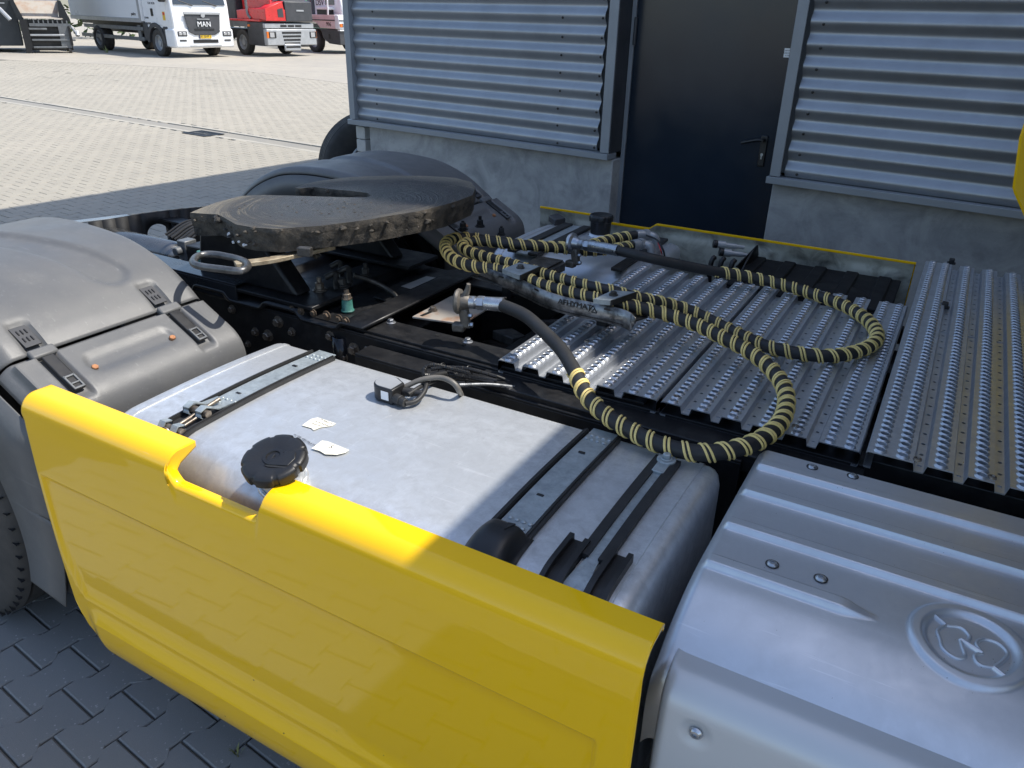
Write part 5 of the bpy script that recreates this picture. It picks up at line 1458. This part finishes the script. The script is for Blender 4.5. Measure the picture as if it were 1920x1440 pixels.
# ---- cab (ahead of the picture; its shadow falls across the deck)
cabm = M['yellow']
def cab_prism(name, poly, y0, y1, m, bev=.05, par=None): return obj(name, G().prism([(x, y0, z) for x, z in poly], (0, y1-y0, 0)), m, par or T, bevel=bev, seg=3)
cab = cab_prism('cab', [(.62, 1.18), (.62, 3.30), (1.1, 3.46), (2.3, 3.38), (2.75, 2.55), (2.86, 1.9), (2.86, .45), (2.1, .45), (2.0, 1.18)], .93, 3.37, cabm, .06)
obj('reflection_shield', G().box(.600, .622, .99, 3.31, 1.20, 3.22), M['dgrey'], cab, bevel=.006)  # unseen dark panel added to keep the cab's yellow out of deck reflections
obj('windscreen', G().prism([(2.772, 1.05, 2.52), (2.772, 3.25, 2.52), (2.868, 3.25, 1.92), (2.868, 1.05, 1.92)], (.012, 0, 0)), M['glass'], cab)
obj('side_window', G().box(1.5, 2.4, .922, .932, 1.95, 2.55), M['glass'], cab); obj('side_window', G().box(1.5, 2.4, 3.366, 3.378, 1.95, 2.55), M['glass'], cab)
obj('roof_deflector', G().prism([(.52, 1.02, 3.28), (.56, 1.02, 3.56), (1.0, 1.02, 3.72), (2.0, 1.02, 3.52), (2.2, 1.02, 3.3)], (0, 2.26, 0)), cabm, cab, bevel=.06, seg=3)
for near in (True, False):
    yy = .885 if near else 3.393
    P = [(.62, 3.42), (.50, 3.40), (.42, 3.0), (.160, 1.66), (.157, 1.56), (.182, 1.385), (.192, 1.366), (.36, 1.12), (.62, 1.12)]
    if near: P = [(.62, 3.42), (.52, 3.40), (.50, 3.0), (.48, 1.40), (.55, 1.15), (.62, 1.15)]
    df = obj('side_deflector', G().prism([(x, yy, z) for x, z in P], (0, .022, 0)), cabm, cab, bevel=.008)
    if not near:
        obj('deflector_panel', G().prism([(x, yy-.004, z) for x, z in [(.60, 3.30), (.52, 3.2), (.215, 1.62), (.235, 1.44), (.38, 1.22), (.60, 1.22)]], (0, .004, 0)), cabm, df, bevel=.003)
for sgn in (-1, 1):
    y0_, y1_ = (.95, 1.25) if sgn < 0 else (3.35, 3.05)
    wheel(1.60, y0_, y1_, .525, .525, sgn, T)

# ================================================================== PARKED VEHICLES FAR ACROSS THE YARD
def place(px, py, hd, dz=0):
    p = at(px, py, 0); return (p.x, p.y, dz), radians(hd)
def LB(name, par, m, *b, bevel=0, label=None):   # boxes in local coordinates
    g = G()
    for q in b: g.box(*q)
    return obj(name, g, m, par, local=True, bevel=bevel, label=label)
def LP(name, par, m, poly, vec, bevel=0):
    return obj(name, G().prism(poly, vec), m, par, local=True, bevel=bevel)
def lwheel(par, x, y, R=.50, w=.30, side=-1):
    c = Vector((x, y, R)); ax = Vector((0, side, 0))
    w_ = obj('wheel', tyre_geo(c, ax, R, w, .29, 3, 36), M['tyre'], par, local=True, smooth=50)
    o = obj('rim', rim_geo(c, ax, .285, w), M['lgrey'], w_, local=True)
    return w_
def ltext(name, s, size, m, par, o, x, y, ext=.004): return text(name, s, size, m, par, basis(o, x, y), ext, True)
BOLD = 1
# ---- white box lorry; local frame: x forward, y to its left, near front wheel at the origin
loc, hd = place(301, 106, -11)
mv = thing('box_lorry', 'white box lorry with dark grille and yellow number plate, second vehicle from the left', 'lorry', loc, hd)
LP('cab', mv, M['white'], [(-.85, 0, 1.02), (-.85, 0, 3.1), (1.15, 0, 3.1), (1.36, 0, 1.85), (1.40, 0, 1.02)], (0, 2.42, 0), .05)
LB('bumper', mv, M['white'], (.72, 1.46, -.04, 2.46, .36, 1.05), bevel=.07)
LB('bumper_strip', mv, M['lgrey'], (1.44, 1.475, .55, 1.87, .40, .47), bevel=.01)
g = G(); g.prism([(1.43, .45, 1.62), (1.43, 1.97, 1.62), (1.47, 1.86, .93), (1.47, 1.62, .82), (1.47, .80, .82), (1.47, .56, .93)], (.03, 0, 0))
gr_ = obj('grille', g, M['dgrey'], mv, local=True, bevel=.015)
LB('grille_trim', gr_, M['lgrey'], (1.46, 1.50, .46, 1.96, 1.55, 1.61)); LB('grille_trim', gr_, M['black'], (1.49, 1.51, .80, 1.62, .99, 1.05))
LB('grille_trim', gr_, M['lgrey'], (1.49, 1.51, .95, 1.47, 1.37, 1.40))
obj('badge', G().cyl((1.48, 1.21, 1.52), (1.515, 1.21, 1.52), .085, n=20), M['lgrey'], gr_, local=True)
ltext('brand_lettering', 'MAN', .26, M['white'], gr_, (1.515, 1.21, 1.20), (0, 1, 0), (0, 0, 1), .01)
LB('lower_intake', mv, M['black'], (1.455, 1.475, .70, 1.75, .54, .66)); 
for y in (.10, 1.98):
    hl = LB('headlight', mv, M['dgrey'], (1.44, 1.485, y, y+.38, .78, .96), bevel=.02); LB('lens', hl, M['lamp'], (1.48, 1.495, y+.04, y+.17, .82, .92), (1.48, 1.495, y+.20, y+.33, .82, .92), bevel=.01)
    LB('fog_light', mv, M['dgrey'], (1.45, 1.475, y+.05, y+.32, .60, .66))
np_ = LB('number_plate', mv, mat('plate yellow', (.80, .52, .03), .5), (1.47, 1.485, .95, 1.47, .70, .82)); LB('plate_band', np_, M['blue'], (1.4855, 1.488, .95, 1.0, .70, .82))
ltext('plate_number', '41-BHP-1', .115, M['inktext'], np_, (1.487, 1.235, .76), (0, 1, 0), (0, 0, 1), .002)
ws = LP('windscreen', mv, M['glass'], [(1.37, .14, 1.88), (1.37, 2.28, 1.88), (1.17, 2.2, 3.0), (1.17, .22, 3.0)], (.025, 0, 0))
for y in (.9, 1.9): obj('wiper', G().cyl((1.40, y, 1.85), (1.36, y-.55, 2.02), .02, n=6), M['black'], ws, local=True)
LP('door', mv, M['white'], [(-.30, -.012, 1.15), (-.30, -.012, 2.9), (1.05, -.012, 2.9), (1.22, -.012, 1.9), (1.22, -.012, 1.15)], (0, .012, 0))
LB('door_window', mv, M['glass'], (.0, .98, -.022, -.01, 2.05, 2.7)); LB('door_handle', mv, M['black'], (-.18, .0, -.03, -.012, 1.45, 1.72), bevel=.02)
LB('hazard_sticker', mv, mat('hazard yellow', (.75, .50, .05), .5), (.72, .92, -.018, -.010, 1.32, 1.62)); LB('hazard_sticker', mv, M['redp'], (.76, .90, -.021, -.0185, 1.50, 1.60)); 
ltext('model_lettering', 'TGM 18.320', .11, M['inktext'], mv, (-.05, -.014, 1.90), (1, 0, 0), (0, 0, 1)); ltext('weight_lettering', 'SCHAB L', .09, M['inktext'], mv, (-.60, -.004, 1.38), (1, 0, 0), (0, 0, 1))
obj('mirror', G().box(1.05, 1.25, -.30, -.06, 1.95, 2.6), M['black'], mv, local=True, bevel=.05)
g = G(); vs = []; fs = []
for k in range(17):
    a = pi*k/16; r0, r1 = .56, .72
    for r in (r0, r1):
        for y in (-.05, .35): vs.append((r*cos(a)+.0, y, .50+r*sin(a)*(1.0)))
for k in range(16):
    b = 4*k; fs += [(b, b+4, b+6, b+2), (b+2, b+6, b+7, b+3), (b+1, b+3, b+7, b+5), (b, b+1, b+5, b+4)]
obj('wheel_arch', G().add(vs, fs), M['dgrey'], mv, local=True, smooth=60)
LB('step_panel', mv, M['dgrey'], (.60, .95, -.03, .4, .36, 1.10), bevel=.03); LB('side_panel', mv, M['dgrey'], (-1.0, -.62, -.03, .3, .55, 1.20), bevel=.03); LB('cab_sill', mv, M['dgrey'], (-.9, .62, .0, .4, 1.12, 1.24), bevel=.02)
lwheel(mv, 0, .15); lwheel(mv, 0, 2.27, side=1); lwheel(mv, -5.2, .18, w=.5); lwheel(mv, -5.2, 2.24, w=.5, side=1)
bx = LB('cargo_box', mv, mat('box panel', (.66, .68, .70), .35, 0, (.63, .65, .67), .4), (-7.6, -.98, -.06, 2.48, 1.34, 3.9), bevel=.02)
LB('box_rail', bx, M['lgrey'], (-7.6, -.98, -.085, .0, 1.20, 1.345)); LB('corner_post', bx, M['lgrey'], (-1.10, -.95, -.09, .05, 1.20, 3.9)); LB('corner_post', bx, M['white'], (-.95, -.86, -.07, .1, 1.25, 3.9))
ltext('box_logo', 'patlex', .16, M['inktext'], bx, (-1.55, -.066, 1.50), (1, 0, 0), (0, 0, 1)); 
LB('chassis', mv, M['black'], (-7.4, .6, .75, 1.65, .75, 1.15), (-7.4, -1.2, .3, 2.1, 1.05, 1.2)); 
for z in (.90, .52): LB('side_guard', mv, M['mgrey'], (-6.9 if z < .6 else -6.5, -1.05, -.03, .02, z, z+.14), bevel=.01)
LB('guard_post', mv, M['mgrey'], (-1.6, -1.35, .02, .08, .5, 1.1))
# ---- red terminal tractor
loc, hd = place(458, 103, -11)
rv = thing('red_terminal_tractor', 'red terminal tractor with silver slotted bumper beside the white box lorry', 'tractor', loc, hd)
LB('side_body', rv, M['dgrey'], (.55, 1.75, -.05, 2.3, .42, 1.30), bevel=.03)
LB('platform', rv, M['redp'], (-1.0, 1.55, -.08, .9, 1.32, 1.40), bevel=.01, label='faded red platform edge'); LB('side_plate', rv, M['mgrey'], (-.9, .6, -.04, .6, 1.10, 1.32))
LP('engine_hood', rv, M['redp'], [(-.2, .0, 1.40), (-.2, .0, 1.72), (.9, .0, 1.80), (1.9, .0, 1.78), (1.9, .0, 1.36), (1.55, 0, 1.40)], (0, .95, 0), .02)
hp = obj('hood_top', G().add([(-.2, .0, 1.70), (1.88, .0, 1.78), (1.88, .90, 2.08), (.6, .95, 2.12), (-.2, .95, 1.95)], [(0, 1, 2, 3, 4)]), M['redp'], rv, local=True, solid=.02)
hf = LP('hood_front', rv, M['redp'], [(1.89, -.0, 1.36), (1.89, .94, 1.36), (1.89, .84, 2.08), (1.89, .0, 1.80)], (.03, 0, 0), .008)
LP('hood_grille', hf, M['dgrey'], [(1.925, .58, 1.50), (1.925, .84, 1.50), (1.925, .82, 1.84), (1.925, .56, 1.78)], (.006, 0, 0))
LP('radiator_housing', rv, M['dgrey'], [(.9, .95, 1.34), (1.92, .95, 1.34), (1.90, .95, 2.08), (.9, .95, 2.3)], (0, 1.32, 0), .03)
LB('housing_grip', rv, M['lgrey'], (1.90, 1.93, 1.48, 1.84, 1.72, 1.78)); 
LP('cab', rv, M['redp'], [(-.6, .55, 1.4), (-.6, .55, 3.2), (1.2, .55, 3.2), (1.45, .55, 2.05), (1.45, .55, 1.4)], (0, 1.75, 0), .04)
LP('windscreen', rv, M['glass'], [(1.47, .68, 2.10), (1.47, 2.22, 2.10), (1.22, 2.18, 3.05), (1.22, .72, 3.05)], (.02, 0, 0)); LB('side_window', rv, M['glass'], (-.4, 1.15, .535, .545, 2.25, 2.95))
LB('upper_beam', rv, M['lgrey'], (1.70, 1.86, -.05, 2.32, 1.08, 1.26), bevel=.015); LB('beam_slots', rv, M['black'], (1.855, 1.87, .68, .98, 1.13, 1.21), (1.855, 1.87, 1.04, 1.34, 1.13, 1.21), (1.855, 1.87, 1.40, 1.70, 1.13, 1.21))
fb = LB('front_bumper', rv, M['lgrey'], (1.72, 1.96, -.06, 2.36, .44, 1.05), bevel=.03)
LB('tow_tongue', fb, M['lgrey'], (1.92, 2.0, .72, 1.52, .22, .50), bevel=.04)
for k in range(5): LB('bumper_slot', fb, M['black'], (1.955 if k < 4 else 1.995, 1.972 if k < 4 else 2.012, .66+k*.03, 1.60-k*.03, .88-k*.135, .96-k*.135), bevel=.02)
for y in (.03, 2.02):
    hl = LB('headlight', fb, M['black'], (1.95, 1.985, y-.0, y+.34, .72, .96), bevel=.02); LB('lens', hl, M['lamp'], (1.98, 1.995, y+.04, y+.24, .75, .93)); LB('indicator', fb, M['amber'], (1.93, 1.98, y-.09 if y < 1 else y+.26, y-.01 if y < 1 else y+.34, .72, .96))
LB('side_marker', rv, M['amber'], (.62, .78, -.07, -.05, 1.12, 1.20)); LB('exhaust_stack', rv, M['dgrey'], (-1.5, -.75, .3, 1.2, 1.2, 3.4), bevel=.06)
obj('mirror_arm', G().tube(catmull([(.85, -.02, 1.42), (.66, -.02, 1.60), (.62, -.02, 2.0), (.60, -.02, 3.0)], 6), .055, 8), M['mgrey'], rv, local=True)
LB('chassis', rv, M['black'], (-4.5, 1.6, .7, 1.6, .6, 1.0)); lwheel(rv, 0, .15); lwheel(rv, 0, 2.10, side=1); lwheel(rv, -3.0, .2, w=.5)
# ---- white and pink terminal tractor with number 996
loc, hd = place(590, 98, -11)
wv = thing('white_terminal_tractor', 'white terminal tractor with faded pink side numbered 996, partly behind the metal clad building', 'tractor', loc, hd)
LP('lower_body', wv, M['dgrey'], [(.62, -.03, 1.02), (.78, -.03, .62), (1.2, -.03, .42), (2.0, -.03, .38), (2.0, -.03, 1.02)], (0, 2.4, 0), .03)
LP('side_band', wv, M['pink'], [(-.6, -.06, 1.30), (-.6, -.06, 1.52), (1.75, -.06, 1.46), (1.75, -.06, 1.04), (.66, -.06, 1.05), (.45, -.06, 1.22), (.2, -.06, 1.30)], (0, 2.4, 0), .01)
LB('black_stripe', wv, M['black'], (-.6, 1.75, -.075, -.058, 1.36, 1.40)); LP('front_body', wv, M['white'], [(1.76, -.07, 1.03), (1.76, -.07, 1.62), (2.02, -.07, 1.60), (2.08, -.07, 1.03)], (0, 2.42, 0), .03)
LB('front_stripe', wv, M['mgrey'], (2.03, 2.075, -.05, 2.3, 1.36, 1.41)); LB('upper_band', wv, M['pink'], (-.6, 1.74, -.06, .8, 1.45, 1.60), bevel=.01)
hl = LB('headlight', wv, M['dgrey'], (2.05, 2.10, .03, .62, 1.12, 1.26)); LB('lens', hl, M['lamp'], (2.09, 2.11, .12, .28, 1.14, 1.25)); LB('indicator', wv, M['amber'], (2.05, 2.11, -.04, .08, 1.12, 1.25))
LB('side_window', wv, M['glass'], (.7, 1.35, .28, .295, 2.0, 2.9), label=None)
LP('cab', wv, M['white'], [(-.15, .30, 1.5), (-.15, .30, 3.2), (1.5, .30, 3.2), (1.82, .30, 2.0), (1.90, .30, 1.5)], (0, 1.9, 0), .05)
LB('air_cleaner', wv, M['white'], (.35, 1.3, .0, .4, 1.80, 1.92), bevel=.03); LB('air_cleaner_box', wv, M['black'], (.4, 1.25, .02, .4, 1.55, 1.80))
ltext('company_lettering', 'DSV', .34, M['inktext'], wv, (.28, .292, 2.08), (1, 0, 0), (0, 0, 1)); ltext('fleet_number', '996', .24, M['inktext'], wv, (1.30, -.064, 1.21), (1, 0, 0), (0, 0, 1))
for z in (.88, .70, .52): LB('bumper_hole', wv, M['black'], (1.995, 2.01, .62, .80, z-.04, z+.05), (1.995, 2.01, 1.1, 1.28, z-.04, z+.05), bevel=.02)
LB('bumper_lip', wv, M['white'], (1.9, 2.06, -.04, 2.38, .96, 1.02)); LB('door_latch', wv, M['black'], (1.2, 1.3, -.045, -.03, .62, .82))
obj('grab_rail', G().tube(catmull([(1.28, -.05, 1.60), (1.30, -.05, 1.95), (1.20, -.05, 2.4), (.2, -.05, 2.75), (-.1, -.05, 2.7), (-.15, -.05, 2.5)], 8), .04, 8), M['white'], wv, local=True)
LB('chassis', wv, M['black'], (-4, 1.7, .7, 1.6, .6, 1.0)); lwheel(wv, 0, .15); lwheel(wv, 0, 2.1, side=1); LB('stack', wv, M['mgrey'], (-.75, -.4, .3, .7, 1.5, 2.5), bevel=.08)
# ---- green vehicle behind
p = at(585, 92, 0); p = p*1.0; dv = Vector((p.x, p.y, 0)).normalized()*3.2
gv = thing('green_lorry', 'green lorry glimpsed between the red and the white terminal tractors', 'lorry', (p.x+dv.x, p.y+dv.y, 0), radians(-11))
LB('cab', gv, M['greenp'], (-1.2, .9, -1.2, 1.1, 1.55, 3.2), bevel=.06); LB('window', gv, M['glass'], (.89, .91, -1.0, .9, 2.3, 3.0)); LB('mudguard', gv, M['lgrey'], (-1.2, .95, -1.25, 1.1, 1.15, 1.5), bevel=.1)
LB('corner_post', gv, mat('light green', (.30, .55, .25), .5), (.88, 1.0, -.1, .25, 1.2, 3.2)); LB('chassis', gv, M['black'], (-4, .8, -.8, .8, .5, 1.1)); lwheel(gv, 0, -.95)
# ---- dark waste compactor on the far left
p = at(62, 99, 0); dh = atan2(-p.y, -p.x)
kv = thing('waste_compactor', 'dark grey waste compactor with open steel loading trough, leftmost beside the white box lorry', 'compactor', (p.x, p.y, 0), dh+pi/2)
# local: x to the picture's right, -y towards the camera, z up (about 45 px per metre)
M['cdark'] = mat('compactor dark', (.012, .015, .018), .4)
SC = 45.0
def kx(px): return (px-62)/SC
def kz(py): return (101-py)/SC
LP('container_body', kv, M['cdark'], [(kx(-60), .35, .15), (kx(12), .35, .15), (kx(-2), .35, 3.4), (kx(-60), .35, 3.4)], (0, 3, 0), .03)
LP('tail_body', kv, mat('compactor paint', (.035, .042, .048), .4), [(kx(10), .2, .25), (kx(50), .2, .25), (kx(52), .2, 3.4), (kx(0), .2, 3.4)], (0, 3, 0), .03)
LB('hood', kv, M['cdark'], (kx(47), kx(120), .55, 3, kz(14), 3.5), bevel=.02)
LB('sill_bar', kv, M['lgrey'], (kx(5), kx(120), -.02, .08, kz(15.5), kz(13))); LB('sill_bar', kv, M['lgrey'], (kx(4), kx(36), -.06, .0, kz(21.5), kz(20)))
LP('trough_back', kv, mat('worn trough steel', (.34, .31, .27), .6, .3, (.30, .20, .14), 3, .1, lo=.45, hi=.7), [(kx(48), .55, kz(15)), (kx(119), .55, kz(15)), (kx(115), .15, kz(41)), (kx(57), .15, kz(41))], (0, .02, .02))
LP('trough_floor', kv, mat('bright trough steel', (.52, .47, .41), .5, .3), [(kx(57), .15, kz(41)), (kx(115), .15, kz(41)), (kx(121), -.30, kz(44)), (kx(60), -.30, kz(44))], (0, 0, -.02))
LP('trough_side', kv, M['cdark'], [(kx(44), -.2, kz(15)), (kx(50), -.2, kz(15)), (kx(60), -.2, kz(47)), (kx(50), -.2, kz(47))], (0, .7, 0)); LP('trough_side', kv, M['cdark'], [(kx(118), -.2, kz(14)), (kx(123), -.2, kz(15)), (kx(133), -.2, kz(50)), (kx(116), -.2, kz(44))], (0, .7, 0))
cb_ = LB('comb_bar', kv, M['mgrey'], (kx(66), kx(131), -.36, -.28, kz(57), kz(52)))
for k in range(8): LB('comb_tooth', cb_, M['mgrey'], (kx(73+k*7.4), kx(75+k*7.4), -.36, -.28, kz(52.5), kz(47)))
for py_, pxa, pxb, m_ in ((61, 60, 92, 'mgrey'), (71, 60, 118, 'lgrey'), (79, 65, 134, 'mgrey'), (91, 65, 119, 'mgrey')): LB('frame_bar', kv, M[m_], (kx(pxa), kx(pxb), -.45, -.37, kz(py_+1.6), kz(py_-1.6)), bevel=.01)
LB('frame_post', kv, M['black'], (kx(52), kx(62), -.5, -.38, kz(100), kz(46)), (kx(60), kx(64), -.48, -.4, kz(92), kz(46))); LB('frame_post', kv, M['mgrey'], (kx(110), kx(126), -.42, -.36, kz(92), kz(56))); LB('frame_post', kv, M['black'], (kx(125), kx(129), -.5, -.4, kz(88), kz(56)))
LB('back_plate', kv, M['black'], (kx(55), kx(128), -.2, .3, .1, kz(46)))
for k, (a_, b_) in enumerate((((18, 20), (40, 47)), ((131, 56), (140, 72)))): obj('hydraulic_ram', G().cyl((kx(a_[0]), -.3, kz(a_[1])), (kx(b_[0]), -.4, kz(b_[1])), .05, n=8).cyl((kx(a_[0]+8), -.32, kz(a_[1]+9)), (kx(b_[0]-1), -.42, kz(b_[1])), .08, n=8), M['lgrey'], kv, local=True)
LP('side_strut', kv, M['lgrey'], [(kx(14), .15, kz(0)), (kx(22), .15, kz(0)), (kx(24), .15, kz(11)), (kx(17), .15, kz(11))], (0, .05, 0))
obj('roller', G().cyl((kx(120), -.35, .1), (kx(124), -.35, .1), .12, n=12), M['tyre'], kv, local=True)
# weeds along the edge under the lorry
def weed(px, py, n, h, label):
    c = at(px, py, 0); g = G()
    for k in range(n):
        a = random.uniform(0, 2*pi); l = h*random.uniform(.5, 1); t = Vector((cos(a), sin(a), 0)); s_ = Vector((-sin(a), cos(a), 0))*h*.05
        b = c+t*random.uniform(0, h*.4); m_ = b+t*l*.3+Vector((0, 0, l*.7)); e = b+t*l*.7+Vector((0, 0, l))
        g.add([b-s_, b+s_, m_+s_*.8, m_-s_*.8, e], [(0, 1, 2, 3), (3, 2, 4)])
    o = obj('weed', g, M['grass']); tag(o, label, 'weed'); return o
weed(128, 96, 20, .22, 'small green weed tuft at the foot of the waste compactor'); weed(200, 99, 9, .30, 'thin weed growing beside the white box lorry')
weed(445, 1415, 12, .03, 'tiny dry weed in a paver joint below the yellow skirt')
# hedge mass far behind the vehicles
g = G(); rnd = random.Random(4); d0 = Vector((-.79, .61, 0)); s0_ = Vector((.61, .79, 0))
for k in range(9000):
    c = d0*(52+rnd.uniform(0, 3))+s0_*rnd.uniform(-32, 42)+Vector((0, 0, rnd.uniform(0, 5.5)**1.0)); r = rnd.uniform(.12, .3)
    a = Vector((rnd.gauss(0, 1), rnd.gauss(0, 1), rnd.gauss(0, 1))).normalized(); b = a.cross(Vector((rnd.gauss(0, 1), rnd.gauss(0, 1), rnd.gauss(0, 1)))).normalized()
    g.add([c-a*r, c+b*r*.5, c+a*r, c-b*r*.5], [(0, 1, 2, 3)])
h_ = obj('hedge', g, mat('hedge leaves', (.045, .075, .02), .6, 0, (.08, .11, .03), 2), smooth=0, kind='stuff')
print('objects', len(bpy.data.objects), 'tris', sum(len(m.loop_triangles) if m.loop_triangles else sum(len(p.vertices)-2 for p in m.polygons) for m in bpy.data.meshes if m.name != 'far_pavers'))
